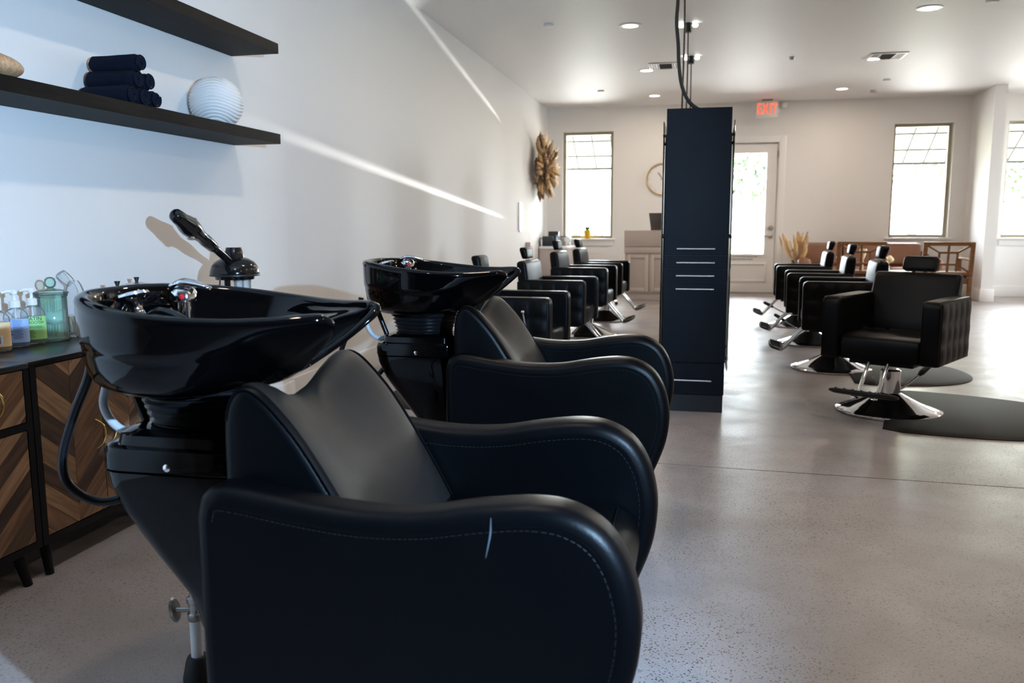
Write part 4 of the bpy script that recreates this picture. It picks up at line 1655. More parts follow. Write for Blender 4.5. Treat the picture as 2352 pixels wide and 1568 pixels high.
chair0 = salon_chair('black salon chair turned toward the camera, front one on the right', 'salon chairs in the right row')
set_chairs = []
GL, GR = 'salon chairs in the left row', 'salon chairs in the right row'
plan = [(1.095, 4.975, 239, .010, 340, 14, GR, 'black salon chair turned toward the camera, front one on the right'),
        (1.00, 6.40, 176, .012, 24, 0, GR, 'black salon chair in the right row, directly behind the turned one'),
        (1.03, 7.75, 176, -.006, 160, 0, GR, 'black salon chair in the right row, third from the front'),
        (1.06, 9.10, 177, -.010, 180, 0, GR, 'black salon chair in the right row, farthest, before the pampas grass'),
        (-1.05, 5.27, -4, -.03, 77, 0, GL, 'black salon chair in the left row, nearest, partly behind the basin'),
        (-1.01, 6.60, -4, -.013, 30, 0, GL, 'black salon chair in the left row, second from the front'),
        (-.975, 7.93, -4, .017, 20, 0, GL, 'black salon chair in the left row, third from the front'),
        (-.95, 9.25, -4, .005, 10, 0, GL, 'black salon chair in the left row, farthest, before the reception desk')]
chairs = [chair0] + [copy_tree(chair0) for _ in plan[1:]]
for t, (x, y, f, rz_, lv, rc, g, lb) in zip(chairs, plan):
    t['label'] = lb
    t['group'] = g
    set_chair(t, x, y, f, rz_, lv, rc)


# floor mats: D-shaped, flat side toward the middle aisle
def floor_mat(x, y, a, b, rz, flip, label):
    pts = []
    n = 40
    for k in range(n + 1):
        q = -PI / 2 + PI * k / n
        pts.append((a * math.copysign(abs(math.cos(q)) ** .85, math.cos(q)), b * math.copysign(abs(math.sin(q)) ** .9, math.sin(q))))
    pts += [(-.10, b * .92), (-.10, -b * .92)]
    rings = []
    for off, z in ((0, .0), (.0, .004), (.035, .016)):
        rings.append([(p[0] * flip, p[1], z) for p in offset_poly(pts, off)])
    o = loft('floor_mat', rings, 'mat', None, True, 30)
    o.location = (x, y, .0006)
    o.rotation_euler = (0, 0, math.radians(rz))
    return tag(o, label, 'floor mat', 'black floor mats by the salon chairs')


floor_mat(1.20, 5.02, .98, .58, -14, 1, 'black D-shaped floor mat beside the turned salon chair, cut by the right edge')
floor_mat(1.20, 6.33, .70, .56, -4, 1, 'black D-shaped floor mat beside the second chair of the right row')
floor_mat(-1.16, 4.90, .68, .50, 0, -1, 'black D-shaped floor mat glimpsed behind the farther shampoo pedestal')


# ------------------------------------------------------------------ ceiling fittings
def downlight(x, y, label):
    t = thing('downlight', label, 'ceiling light', (x, y, ZC), 0, 'recessed ceiling lights')
    vs, fs = [], []
    lathe('trim_ring', [(.070, -.001), (.070, -.007), (.100, -.006), (.104, -.002), (.104, -.0004), (.070, -.0004)], 'white_plastic', t, 40)
    lathe('lens', [(.0, -.0045), (.069, -.0045), (.069, -.0015), (.0, -.0015)], 'lamp', t, 32)
    d = bpy.data.lights.new('downlight_bulb', 'AREA')
    d.shape = 'DISK'
    d.size = .13
    d.energy = LAMP_POWER
    d.color = LAMP_COLOR
    o = bpy.data.objects.new('downlight_bulb', d)
    COL.objects.link(o)
    o.location = (x, y, ZC - .0075)
    return t


LIGHTS = [(-.60, 12.30, 'lit recessed downlight, farthest of the left line'), (-.60, 10.30, 'lit recessed downlight beside the left ceiling vent'),
          (-.62, 8.00, 'lit recessed downlight, nearest visible one left of the cords'), (1.88, 12.26, 'lit recessed downlight, farthest of the right line'),
          (1.86, 10.17, 'lit recessed downlight touching the right ceiling vent'), (1.88, 7.93, 'lit recessed downlight, nearest visible one on the right')]
COLS = {-.62: 'left line', 1.87: 'middle line', 4.6: 'right-hand line', 5.3: 'right-hand line'}
ROWS = {5.75: 'beside the front styling station', 3.5: 'abreast of the farther shampoo chair', 1.25: 'abreast of the nearest shampoo chair',
        8.0: 'before the right windows, third from the far wall', 10.3: 'before the right windows, second from the far wall', 12.3: 'before the right windows, next to the far wall'}
for x, y, lb in LIGHTS:
    downlight(x, y, lb)
for y in (5.75, 3.5, 1.25):
    for x in (-.62, 1.87, 4.6):
        downlight(x, y, 'lit recessed downlight of the ' + COLS[x] + ', ' + ROWS[y])
for y in (8.0, 10.3, 12.3):
    downlight(5.3, y, 'lit recessed downlight of the ' + COLS[5.3] + ', ' + ROWS[y])


def vent(x, y, label):
    t = thing('ceiling_vent', label, 'air vent', (x, y, ZC), 0, 'air vents in the ceiling')
    bm = bmesh.new()
    a, b = .19, .19
    for q in ((-a, a, -b, -b + .03), (-a, a, b - .03, b), (-a, -a + .03, -b + .03, b - .03), (a - .03, a, -b + .03, b - .03), (-.085, -.070, -b + .03, b - .03), (.070, .085, -b + .03, b - .03)):
        bm_box(bm, q[0], q[1], q[2], q[3], -.012, -.0005, .002)
    from_bm('vent_frame', bm, 'white_plastic', t)
    box('vent_back', -a + .03, a - .03, -b + .03, b - .03, -.002, -.0008, 'black', t)
    for k in range(8):
        yy = -b + .05 + k * .04
        box('slat', -.070, .070, -.014, .014, -.0006, .0006, 'grey_box', t, mtx=Matrix.Translation((0, yy, -.008)) @ Matrix.Rotation(.5, 4, 'X'))
    for s in (-1, 1):
        for k in range(3):
            xx = s * (.102 + k * .025)
            box('slat', -.009, .009, -b + .031, b - .031, -.0006, .0006, 'white_plastic', t, mtx=Matrix.Translation((xx, 0, -.008)) @ Matrix.Rotation(.6 * s, 4, 'Y'))
    return t


vent(-.37, 10.05, 'square white air vent left of the hanging cords')
vent(1.97, 10.02, 'square white air vent beside a lit downlight on the right')


def sensor(x, y, r, h, m, label, cat='sprinkler', name='sprinkler_cap'):
    o = lathe(name, [(.0, -h), (r * .85, -h), (r, -h * .7), (r, -.0005), (.0, -.0005)], m, None, 28, (0, 0, 0))
    o.location = (x, y, ZC)
    tag(o, label, cat, 'small round ceiling fittings')


sensor(-1.34, 7.80, .045, .022, 'white_plastic', 'white round ceiling cap, nearest one on the left')
sensor(-1.29, 11.69, .045, .022, 'white_plastic', 'white round ceiling cap far away on the left')
sensor(.985, 9.87, .030, .03, 'nickel', 'small dark ceiling sprinkler right of the hanging cords')
sensor(2.31, 11.62, .045, .022, 'white_plastic', 'white round ceiling cap beyond the right air vent')
sensor(2.33, 12.51, .05, .03, 'grey_box', 'grey ceiling sensor near the far wall on the right')
sensor(2.31, 7.77, .05, .022, 'white_plastic', 'white round ceiling cap at the top right edge')

# ------------------------------------------------------------------ exit sign
ex = thing('exit_sign', 'red lit EXIT sign hanging from the ceiling before the door', 'exit sign', (.985, 13.05, ZC))
box('canopy', -.075, .075, -.03, .03, -.018, -.0005, 'nickel', ex, .003)
box('stem', -.012, .012, -.012, .012, -.028, -.018, 'nickel', ex)
face = box('sign_body', -.150, .150, -.022, .022, -.262, -.028, 'exit_face', ex, .006)
text('lettering', 'EXIT', .215, 'exit_red', face, (0, -.0235, -.142), (PI / 2, 0, 0), sx=.60, extrude=.001, space=1.14)
el = thing('emergency_light', 'white twin-head emergency light on the wall behind the exit sign', 'emergency light', (1.04, 13.262, 2.70))
box('housing', -.14, .14, 0, .037, -.03, .10, 'white_plastic', el, .006)
for s in (-1, 1):
    lathe('lamp_head', [(.0, -.05), (.036, -.05), (.045, -.03), (.045, .02), (.03, .03), (.0, .03)], 'white_plastic', el, 24, (s * .208, -.02, .075), mtx=Matrix.Rotation(PI / 2, 4, 'X') @ Matrix.Rotation(PI, 4, 'X'))
    tube('head_arm', [(s * .135, .02, .06), (s * .17, .0, .07)], .012, 'white_plastic', el, 10)

# ------------------------------------------------------------------ wall clock
ck = thing('wall_clock', 'round white wall clock with thin gold ring, half hidden by the station', 'clock', (-.505, YB, 1.735))
rx = Matrix.Rotation(PI / 2, 4, 'X')
lathe('clock_rim', [(.222, .002), (.238, .002), (.240, .03), (.232, .036), (.222, .034)], 'gold', ck, 64, mtx=rx)
lathe('clock_face', [(.0, .002), (.224, .002), (.224, .016), (.0, .016)], 'clock_face', ck, 64, mtx=rx)
for k in range(12):
    a = k * PI / 6
    box('hour_mark', -.003, .003, -.0185, -.0165, .185, .212, 'nickel', ck, mtx=Matrix.Rotation(a, 4, 'Y'))
box('hour_hand', -.004, .004, -.022, -.019, -.02, .115, 'ink', ck, mtx=Matrix.Rotation(math.radians(-33), 4, 'Y'))
box('minute_hand', -.003, .003, -.024, -.0225, -.03, .17, 'ink', ck, mtx=Matrix.Rotation(math.radians(62), 4, 'Y'))
lathe('hub', [(.0, .017), (.010, .017), (.010, .026), (.0, .026)], 'ink', ck, 16, mtx=rx)


# ------------------------------------------------------------------ dried grass plumes
def plume_data(base, tip, r, seed, res=7):
    rr = random.Random(seed)
    base, tip = Vector(base), Vector(tip)
    n = 9
    bend = Vector((rr.uniform(-.03, .03), rr.uniform(-.03, .03), rr.uniform(-.03, .01)))
    path, rad = [], []
    for k in range(n + 1):
        u = k / n
        path.append(base.lerp(tip, u) + bend * math.sin(PI * u))
        rad.append(max(.0015, .72 * r * (math.sin(PI * min(1, .08 + u * .92)) ** .7) * (1 + rr.uniform(-.2, .2))))
    parts = [tube_data(path, rad, res)]
    L = (tip - base).length
    d = (tip - base).normalized()
    # feathery strands
    for k in range(130):
        u = rr.uniform(.03, .97)
        p = base.lerp(tip, u) + bend * math.sin(PI * u)
        out = Vector((rr.gauss(0, 1), rr.gauss(0, 1), rr.gauss(0, 1)))
        out = (out - d * out.dot(d)).normalized()
        q = p + out * r * rr.uniform(.6, 1.5) * (.35 + .65 * math.sin(PI * min(1, u + .1))) + d * L * rr.uniform(.06, .16)
        w = d.cross(out) * .0048
        parts.append(([p - w, p + w, q], [(0, 1, 2)]))
    return join_data(parts)


wr = thing('pampas_wreath', 'burst of dried tan and cream pampas plumes hung on the left wall', 'wall decoration', (XL + .012, 12.38, 1.885))
r = random.Random(21)
lathe('wreath_core', [(.0, .002), (.10, .002), (.11, .02), (.07, .06), (.0, .075)], 'stem', wr, 20, mtx=Matrix.Rotation(PI / 2, 4, 'Y'))
for k in range(105):
    for _try in range(50):
        d = Vector((abs(r.gauss(0, .6)) + .04, r.gauss(0, 1.0), r.gauss(0, .95)))
        if d.length > .2:
            break
    d.normalize()
    flat = 1 - d.x
    L = r.uniform(.24, .42) + .20 * flat
    cream = d.y > .05 and r.random() < .66
    m = 'pampas_c' if cream else r.choice(('pampas_a', 'pampas_a', 'pampas_b', 'pampas_d'))
    b0 = Vector((.03, 0, 0)) + d * .05
    b1 = Vector((.05, 0, 0)) + d * L * .45
    tip = Vector((.03, 0, 0)) + Vector((d.x * L * .80, d.y * L * 1.25, d.z * L))
    if tip.x < .075:
        tip.x = .10 + r.uniform(0, .03)
    vs, fs = plume_data(b1, tip, r.uniform(.030, .055), k, 6)
    o = mesh('plume', vs, fs, m, wr, True, 80, recalc=False)
    tube('plume_stem', [b0, b1], .003, 'stem', o, 5)
for k in range(40):
    d = Vector((abs(r.gauss(0, .7)) + .25, r.gauss(0, .7), r.gauss(0, .7))).normalized()
    L = r.uniform(.16, .30)
    tube('twig', [Vector((.03, 0, 0)) + d * .03, Vector((.03, 0, 0)) + d * L], [.004, .0016], r.choice(('stem', 'stem', 'pampas_c')), wr, 5)

fv = thing('floor_vase_with_grass', 'golden pampas grass in a floor vase beside the entrance door', 'vase', (1.42, 12.55, 0))
lathe('vase_body', [(.0, .0), (.085, .0), (.11, .03), (.125, .14), (.11, .27), (.06, .37), (.045, .41), (.055, .43), (.045, .43), (.036, .40), (.0, .39)], 'vase', fv, 36)
r = random.Random(5)
for k, (dx, dz, rr, m) in enumerate(((-.20, .90, .034, 'pampas_d'), (-.15, .86, .030, 'pampas_c'), (-.245, .87, .018, 'pampas_a'), (.005, .93, .040, 'pampas_d'), (.035, .90, .034, 'pampas_d'), (.15, .92, .042, 'pampas_a'), (.11, .84, .034, 'pampas_a'), (-.10, .80, .028, 'pampas_d'), (.19, .84, .022, 'pampas_c'), (.06, .83, .028, 'pampas_a'), (-.17, .80, .03, 'pampas_d'), (-.06, .88, .03, 'pampas_d'), (.09, .91, .036, 'pampas_d'), (-.21, .83, .03, 'pampas_c'), (.02, .80, .034, 'pampas_a'), (.14, .80, .034, 'pampas_d'))):
    tip = Vector((dx * .93, r.uniform(-.06, .06), dz))
    b = Vector((dx * .16, 0, .50))
    vs, fs = plume_data(b + (tip - b) * .12, tip, rr * 1.45, 100 + k)
    o = mesh('plume', vs, fs, m, fv, True, 80, recalc=False)
    tube('plume_stem', [(dx * .04, 0, .36), b, b + (tip - b) * .15], .004, 'pampas_b', o, 5)

# ------------------------------------------------------------------ reception desk and laptop
dk = thing('reception_desk', 'taupe panelled reception desk left of the station, before the far wall', 'desk', (-.275, 11.72, 0))
X0, X1 = -.675, .675
box('desk_carcass', X0 + .015, X1 - .015, .02, .60, .10, .74, 'desk', dk, .004)
box('desk_base', X0 + .03, X1 - .03, .035, .585, 0, .10, 'desk', dk, .004)
box('desk_ledge', X0, X1, -.015, .30, .745, .965, 'desk', dk, .006)
box('desk_moulding', X0 + .002, X1 - .002, -.004, .05, .655, .742, 'desk_light', dk, .008)
box('desk_top', X0, X1, .30, .66, .742, .775, 'desk_light', dk, .004)
for k in range(4):
    px = X0 + .045 + k * .322
    bm = bmesh.new()
    w, z0, z1, fw = .29, .125, .635, .05
    for q in ((px, px + fw, z0, z1), (px + w - fw, px + w, z0, z1), (px + fw, px + w - fw, z0, z0 + fw), (px + fw, px + w - fw, z1 - fw, z1)):
        bm_box(bm, q[0], q[1], .004, .0205, q[2], q[3], .004)
    from_bm('panel_frame', bm, 'desk_light', dk)
lt = thing('laptop', 'open dark laptop on the reception desk, half hidden by the station', 'laptop', (-.395, 12.17, .7755), math.radians(-18))
box('laptop_base', -.17, .17, -.12, .12, 0, .018, 'laptop', lt, .004)
box('laptop_screen', -.17, .17, -.004, .004, 0, .235, 'laptop', lt, .003, 2, Matrix.Translation((0, -.11, .016)) @ Matrix.Rotation(math.radians(22), 4, 'X'))
lt.location.z = .966
lt.location.y = 11.88

# ------------------------------------------------------------------ left counter with small appliances
ct_ = thing('counter_cabinet', 'white-topped curved counter cabinet in the left corner of the far wall', 'counter', (XL + .017, 12.55, 0))
pts = [(0, .70), (0, 0), (.30, -.02), (.42, .02), (.46, .14), (.46, .70)]
pts = [(v.x, v.y) for v in spline([(p[0], p[1], 0) for p in pts[1:5]], 5)] + [(.46, .70), (0, .70)]
extruded('cabinet_body', [(p[0] * .96, p[1] * .96 + .02) for p in pts], .34, .004, 'desk', ct_, center=.34, axis='Z', seg=2)
extruded('counter_top', pts, .02, .008, 'counter', ct_, center=.701, axis='Z', seg=3)
ZCt = .7215


def loose_box(name, x, y, w, d, h, m, label, cat, rz=0.0):
    t = thing(name, label, cat, (XL + x, y, ZCt), rz)
    return t


t = loose_box('card_printer', .13, 12.68, .15, .1, .15, 'black', 'low black appliance with a cable on the left counter', 'appliance', .15)
box('appliance_body', -.085, .085, -.06, .06, .004, .150, 'black', t, .006)
box('appliance_feet', -.075, .075, -.05, .05, 0, .004, 'rubber', t)
tube('power_lead', [(-.085, -.03, .11), (-.112, -.04, .125), (-.118, -.045, .06), (-.112, -.04, .006)], .005, 'cord', t, 8, 5)
lathe('lead_knob', [(.0, 0), (.006, 0), (.006, .01), (.0, .01)], 'chrome', t, 10, (-.092, -.045, .10))
t = loose_box('tall_speaker', .175, 12.95, .15, .1, .2, 'black', 'tall black box behind the low black appliance on the counter', 'appliance', .1)
box('speaker_body', -.08, .08, -.06, .06, .006, .222, 'black', t, .008)
box('speaker_feet', -.07, .07, -.05, .05, 0, .006, 'rubber', t)
box('speaker_grille', -.066, .066, -.063, -.0595, .02, .20, 'station_edge', t, .001)
t = loose_box('spray_can', .262, 12.72, .03, .03, .18, 'blue', 'pale blue cylindrical bottle beside the black appliances', 'bottle')
lathe('can_body', [(.0, 0), (.018, 0), (.020, .004), (.020, .12), (.015, .13), (.0, .131)], 'blue_plastic', t, 24)
lathe('can_cap', [(.011, .131), (.011, .16), (.008, .165), (.0, .165)], 'blue_plastic', t, 20)
t = loose_box('grey_printer', .345, 13.08, .15, .1, .2, 'grey', 'light grey printer box on the counter under the window', 'printer', -.05)
box('printer_body', -.075, .075, -.08, .08, .004, .135, 'grey_box', t, .006)
box('printer_lid', -.075, .075, -.08, .08, .1352, .147, 'black', t, .003)
box('printer_feet', -.065, .065, -.07, .07, 0, .004, 'rubber', t)
t = loose_box('white_dispenser', .405, 12.89, .06, .06, .16, 'white', 'white tape dispenser next to the grey printer', 'dispenser')
box('dispenser_base', -.035, .045, -.03, .03, 0, .05, 'white_plastic', t, .01)
lathe('dispenser_roll', [(.0, -.022), (.045, -.022), (.045, .022), (.0, .022)], 'white_plastic', t, 28, (-.005, 0, .098), mtx=Matrix.Rotation(PI / 2, 4, 'X'))
box('dispenser_button', .005, .02, -.034, -.03, .02, .034, 'ink', t)
t = thing('wall_box', 'small taupe box fixed to the left wall beside the counter', 'box', (XL + .0005, 11.66, .66))
box('box_body', 0, .075, -.10, .10, 0, .135, 'desk', t, .004)
box('box_lid', 0, .079, -.104, .104, .1355, .145, 'desk_light', t, .003)
t = thing('wall_panel', 'slim white panel with rounded lower end on the left wall under the wreath', 'wall panel', (XL + .0005, 11.17, .955))
extruded('panel_body', [(v.x, v.y) for v in spline([(-.09, .03, 0), (-.05, 0, 0), (.05, 0, 0), (.09, .03, 0)], 4)] + [(.09, .39), (-.09, .39)], .011, .004, 'white_plastic', t, center=.0115, axis='X', seg=3)
box('panel_slot', .0226, .0236, -.06, .06, .05, .056, 'grey_box', t)

# plant pot on the first sill
pp = thing('potted_plant', 'small green plant in a yellow pot on the left window sill', 'potted plant', (-1.655, 13.29, .8300))
lathe('pot', [(.0, 0), (.040, 0), (.044, .004), (.055, .118), (.058, .120), (.058, .132), (.050, .132), (.048, .115), (.0, .112)], 'yellow', pp, 32)
lathe('soil', [(.0, .113), (.049, .113), (.049, .118), (.0, .120)], 'stem', pp, 20)
r = random.Random(9)
for k in range(26):
    a = r.uniform(0, 2 * PI)
    l = r.uniform(.06, .105)
    sp_ = r.uniform(.012, .05)
    b = Vector((.02 * math.cos(a), .02 * math.sin(a), .116))
    t_ = b + Vector((sp_ * math.cos(a), sp_ * math.sin(a), l))
    w = Vector((-math.sin(a), math.cos(a), 0)) * .008
    mid_ = b.lerp(t_, .5) + Vector((0, 0, .012))
    th = Vector((0, 0, .0008))
    vs = [b - w * .3, b + w * .3, mid_ + w, t_, mid_ - w]
    vs2 = [v - th for v in vs]
    mesh('leaf', vs + vs2, [(0, 1, 2, 3, 4), (9, 8, 7, 6, 5)] + [(i, i + 5, (i + 1) % 5 + 5, (i + 1) % 5) for i in range(5)], 'leaf', pp, False)

# black round stool behind the farthest left chair
so = thing('round_stool', 'round black stool behind the farthest left salon chair', 'stool', (-1.20, 11.0, 0))
lathe('stool_seat', [(.0, .50), (.15, .50), (.165, .515), (.168, .54), (.155, .56), (.0, .565)], 'leather_soft', so, 40)
lathe('stool_column', [(.022, .06), (.022, .50), (.0, .50)], 'chrome', so, 16)
for k in range(5):
    a = 2 * PI * k / 5
    lg = tube('stool_leg', [(0, 0, .085), (.22 * math.cos(a), .22 * math.sin(a), .05)], [.018, .012], 'chrome', so, 10)
    lathe('caster', [(.0, -.010), (.021, -.010), (.022, 0), (.021, .010), (.0, .010)], 'rubber', lg, 14, (.22 * math.cos(a), .22 * math.sin(a), .022), mtx=Matrix.Rotation(PI / 2, 4, 'X'))


# ------------------------------------------------------------------ waiting corner: sofa, lattice chairs, low table
sf = thing('leather_sofa', 'wide tan-brown leather sofa against the far wall under the window', 'sofa', (2.36, 12.72, 0))
HX = .80
box('sofa_base', -HX, HX, -.42, .42, .06, .30, 'sofa', sf, .03, 3)
for s in (-1, 1):
    extruded('sofa_arm', [(v.x, v.z) for v in spline([(-.44, 0, .06), (-.46, 0, .45), (-.44, 0, .54), (-.36, 0, .57), (.3, 0, .58), (.44, 0, .62), (.45, 0, .06)], 3)], .09, .05, 'sofa', sf, center=s * (HX + .05), axis='X', seg=4)
extruded('sofa_back', [(v.x, v.z) for v in spline([(.22, 0, .28), (.26, 0, .62), (.29, 0, .73), (.35, 0, .76), (.42, 0, .73), (.44, 0, .28)], 3)], HX, .04, 'sofa', sf, axis='X', seg=4)
for k in range(3):
    c0 = -HX + .01 + k * (2 * HX - .02) / 3
    c1 = c0 + (2 * HX - .02) / 3 - .006
    box('seat_cushion', c0, c1, -.44, .22, .305, .45, 'sofa', sf, .035, 3)
    box('back_cushion', c0, c1, -.06, .06, -.16, .17, 'sofa', sf, .045, 3, Matrix.Translation((0, .19, .60)) @ Matrix.Rotation(-.22, 4, 'X'))
for x_ in (-HX + .05, HX - .05):
    for y_ in (-.36, .36):
        lathe('sofa_foot', [(.0, 0), (.022, 0), (.03, .06), (.0, .06)], 'oak', sf, 14, (x_, y_, 0))


def lattice_chair(label):
    """Teak armchair seen from behind: the back faces -Y, the sitter looks to +Y."""
    t = thing('lattice_armchair', label, 'armchair', (0, 0, 0), 0, 'teak armchairs before the sofa')
    w, h, th = .27, .845, .022
    for s in (-1, 1):
        tube('rear_leg', [(s * (w - .02), -.27, 0), (s * (w - .02), -.235, .42), (s * (w - .02), -.285, h)], .0, 'oak', t, 4) if False else None
        bm = bmesh.new()
        bm_box(bm, s * (w - th) - th, s * (w - th) + th, -.27, -.225, 0, .44, .003)
        from_bm('rear_leg', bm, 'oak', t)
        box('front_leg', s * (w - th) - th, s * (w - th) + th, .22, .265, 0, .62, 'oak', t, .003)
        box('arm', s * (w - th) - .03, s * (w - th) + .03, -.27, .28, .622, .647, 'oak', t, .006)
        box('side_rail', s * (w - th) - .012, s * (w - th) + .012, -.224, .219, .36, .42, 'oak', t, .002)
    for y_ in (-.247, .243):
        box('seat_rail', -w + 2 * th + .001, w - 2 * th - .001, y_ - .012, y_ + .012, .36, .42, 'oak', t, .002)
    box('seat_panel', -w + 2 * th, w - 2 * th, -.22, .218, .421, .436, 'oak', t, .002)
    box('seat_cushion', -w + .03, w - .03, -.215, .235, .437, .485, 'cushion', t, .016, 3)
    lean = Matrix.Translation((0, -.2475, .441)) @ Matrix.Rotation(math.radians(7), 4, 'X')
    H = .40
    parts = []

    def bar(name, x0, x1, z0, z1, d=.016):
        box(name, x0, x1, -d, d, z0, z1, 'oak', t, .002, 1, lean)
    bar('back_post', -w, -w + .046, 0, H, .021)
    bar('back_post', w - .046, w, 0, H, .021)
    bar('top_rail', -w + .047, w - .047, H - .042, H, .019)
    bar('bottom_rail', -w + .047, w - .047, .02, .055, .017)
    bar('lattice_bar', -.013, .013, .056, H - .043, .010)
    q = .095
    zc = .21
    bar('lattice_square', -q, q, zc + q * .72 - .012, zc + q * .72 + .012, .012)
    bar('lattice_square', -q, q, zc - q * .72 - .012, zc - q * .72 + .012, .012)
    bar('lattice_square', -q - .012, -q + .012, zc - q * .72 - .10 + .02, zc + q * .72 + .012, .012)
    bar('lattice_square', q - .012, q + .012, zc - q * .72 - .10 + .02, zc + q * .72 + .012, .012)
    for sx in (-1, 1):
        for z0, z1 in ((zc + q * .72, H - .045), (zc - q * .72, .058)):
            p0, p1 = Vector((sx * q, 0, z0)), Vector((sx * (w - .048), 0, z1))
            d = p1 - p0
            L = d.length
            mtx = lean @ Matrix.Translation(p0.lerp(p1, .5)) @ d.to_track_quat('X', 'Y').to_matrix().to_4x4()
            box('lattice_diagonal', -L / 2, L / 2, -.010, .010, -.010, .010, 'oak', t, .002, 1, mtx)
    return t


lc = lattice_chair('teak lattice-back armchair beside the wall stub, seen from behind')
lc.location = (2.852, 10.74, 0)
lc.rotation_euler = (0, 0, math.radians(-2))
l2 = copy_tree(lc)
l2.location = (1.975, 10.86, 0)
l2.rotation_euler = (0, 0, math.radians(-9))
l2['label'] = 'teak lattice-back armchair behind the salon chairs, left of its twin'

tb = thing('coffee_table', 'low wooden coffee table between the teak chairs and the sofa', 'table', (2.44, 11.78, 0))
box('table_top', -.42, .42, -.25, .25, .40, .43, 'oak', tb, .004)
for sx in (-1, 1):
    for sy in (-1, 1):
        box('leg', sx * .38 - .02, sx * .38 + .02, sy * .21 - .02, sy * .21 + .02, 0, .399, 'oak', tb, .002)
bk = thing('magazines', 'pale magazines lying on the coffee table', 'magazine', (2.60, 11.74, .4305))
box('magazine', -.11, .11, -.14, .14, 0, .010, 'label_white', bk, .001)
fl = thing('cream_flower_bunch', 'cream flowers in a small vase on the coffee table', 'flowers', (2.50, 11.60, .4305)) if False else thing('cream_flower_bunch', 'cream flowers in a small vase on the coffee table', 'flowers', (2.44, 11.62, .4305))
lathe('flower_vase', [(.0, 0), (.03, 0), (.035, .03), (.028, .07), (.022, .085), (.0, .085)], 'vase', fl, 24)
r = random.Random(4)
for k, (dx, dy, dz, rr) in enumerate(((-.03, 0, .16, .040), (.035, -.01, .155, .038), (.005, .02, .125, .034), (.03, .03, .18, .030), (-.02, -.03, .11, .030))):
    rings = []
    for i in range(9):
        ph = PI * (i + .5) / 9
        rings.append([(dx + rr * math.sin(ph) * (1 + .12 * math.sin(5 * q + i)) * math.cos(q), dy + rr * math.sin(ph) * (1 + .12 * math.sin(5 * q + i)) * math.sin(q), dz + rr * math.cos(ph)) for q in [2 * PI * j / 18 for j in range(18)]])
    o = loft('blossom', rings, 'cream', fl, True, 80)
    tube('flower_stem', [(0, 0, .08), (dx, dy, dz - rr * .9)], .003, 'leaf', o, 5)
gv = thing('cream_goblet', 'small cream goblet on the coffee table behind the left teak chair', 'goblet', (2.16, 11.72, .4305))
lathe('goblet', [(.0, 0), (.035, 0), (.036, .006), (.012, .02), (.010, .15), (.022, .18), (.045, .25), (.047, .29), (.040, .29), (.03, .24), (.0, .19)], 'cream', gv, 28)
cb = thing('tangled_cables', 'thin dark cables lying at the wall beneath the right teak chair', 'cable', (3.55, 13.10, 0))
for k in range(5):
    pts = [(-.15 + .07 * i + r.uniform(-.02, .02), r.uniform(-.05, .05), .006 + (.10 if i % 2 and k < 3 else 0) * r.random()) for i in range(6)]
    tube('cable', pts, .004, 'cord', cb, 6, 5)


# ------------------------------------------------------------------ outside: awnings, pavement, trees
def awning(x0, x1, label):
    t = thing('awning', label, 'awning', ((x0 + x1) / 2, YB + .215, 2.62), 0, 'awnings over the windows')
    hx = (x1 - x0) / 2 + .25
    D, drop = 1.0, .62
    n = 8
    vs = [(-hx, 0, 0), (hx, 0, 0), (hx, D, -drop), (-hx, D, -drop), (hx, D, -drop - .02), (-hx, D, -drop - .02)]
    vs += [(x, y + .004, z + .006) for x, y, z in vs]
    mesh('canopy', vs, [(0, 1, 2, 3), (3, 2, 4, 5), (6, 9, 8, 7), (9, 11, 10, 8), (0, 6, 7, 1), (5, 4, 10, 11), (0, 3, 9, 6), (1, 7, 8, 2), (3, 5, 11, 9), (2, 8, 10, 4)], 'awning', t, False)

    def pt(x, u):
        return Vector((x, D * u, -drop * u - .016))
    for u in (.0, .36, .70, 1.0):
        tube('purlin', [pt(-hx, u), pt(hx, u)], .016 if u < 1 else .022, 'awning_bar', t, 8)
    for k in range(5):
        x = -hx + .04 + k * (2 * hx - .08) / 4
        tube('rafter', [pt(x, 0), pt(x, 1)], .017, 'awning_bar', t, 8)
    return t


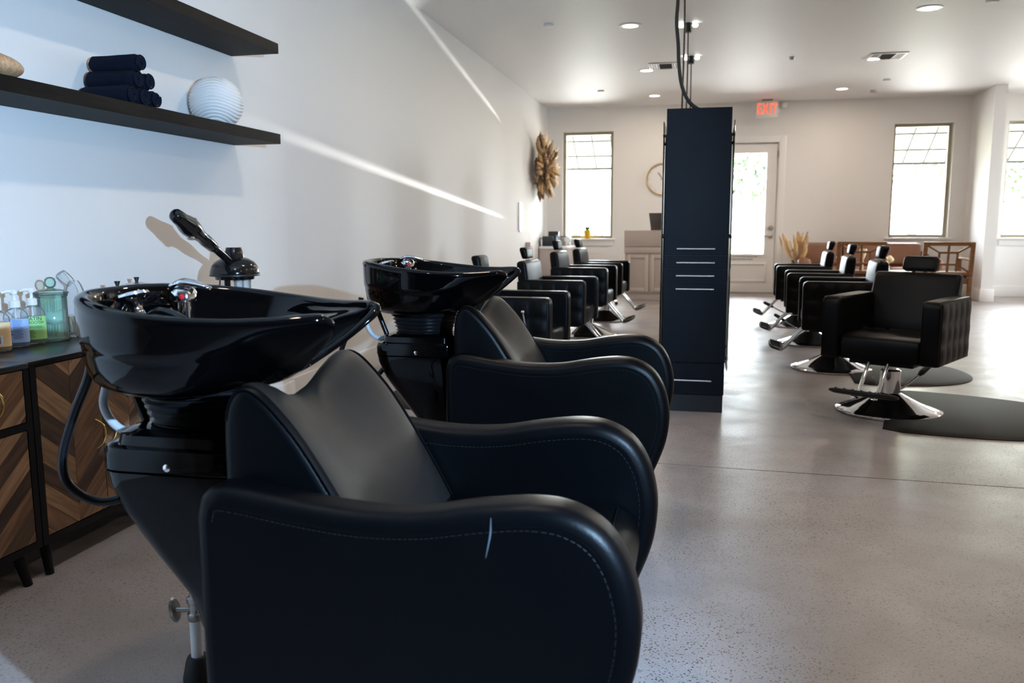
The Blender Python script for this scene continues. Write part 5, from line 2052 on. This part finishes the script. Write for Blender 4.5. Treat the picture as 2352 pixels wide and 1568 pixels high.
awning(W1[0], W1[1], 'pale awning on a metal frame outside the left window')
awning(W3[0], W3[1], 'pale awning on a metal frame outside the window above the sofa')
awning(W4[0], W4[1], 'pale awning on a metal frame outside the window at the right edge')
structure(box('ground_pavement', -30, 40, YB + .2, 24, -.25, -.13, 'pavement'))
structure(box('ground_side', XR + .2, 40, -10, YB + .2, -.25, -.13, 'pavement'))
structure(box('ground_lawn', -60, 80, 24, 90, -.25, -.12, 'lawn'))


def tree(x, y, h, cr, label, m, seed, shrub=False):
    t = thing('shrub' if shrub else 'tree', label, 'shrub' if shrub else 'tree', (x, y, -.125), 0, 'trees and shrubs outside')
    rr = random.Random(seed)
    ch = h * (.28 if not shrub else .05)
    tube('trunk', [(0, 0, 0), (rr.uniform(-.1, .1), rr.uniform(-.1, .1), ch), (rr.uniform(-.2, .2), rr.uniform(-.2, .2), h * .7)], [h * .03, h * .022, h * .008], 'bark', t, 8)
    vs, fs = [], []
    blobs = [(Vector((rr.gauss(0, cr * .45), rr.gauss(0, cr * .45), ch + (h - ch) * rr.uniform(.12, .88))), cr * rr.uniform(.32, .55)) for _ in range(13)]
    for k in range(1500):
        c, b = rr.choice(blobs)
        d = Vector((rr.gauss(0, 1), rr.gauss(0, 1), rr.gauss(0, 1))).normalized()
        p = c + d * b * rr.uniform(.6, 1.0)
        if p.z < .1:
            p.z = .1
        a = Vector((rr.gauss(0, 1), rr.gauss(0, 1), rr.gauss(0, 1))).normalized()
        e = d.cross(a).normalized()
        s = cr * rr.uniform(.05, .09)
        o = len(vs)
        vs += [p - a * s, p + e * s * .5, p + a * s, p - e * s * .5]
        fs.append((o, o + 1, o + 2, o + 3))
    f = mesh('foliage', vs, fs, m, t, False, recalc=False)
    f['kind'] = 'stuff'
    return t


tree(1.6, 27, 6.0, 2.0, 'pale leafy tree seen through the entrance door glass', 'leafcard', 1)
tree(-3.35, 24.6, 1.9, .75, 'young shrub seen through the left window above the yellow pot', 'leafcard', 4, True)
tree(-5.6, 27.5, 1.0, .7, 'low shrub seen through the left window, left of the young one', 'leafcard2', 5, True)
tree(7.2, 31, 6.0, 2.0, 'leafy tree seen through the window above the sofa', 'leafcard2', 6)
tree(12.4, 35, 6.5, 2.2, 'leafy tree seen through the window at the right edge', 'leafcard2', 7)
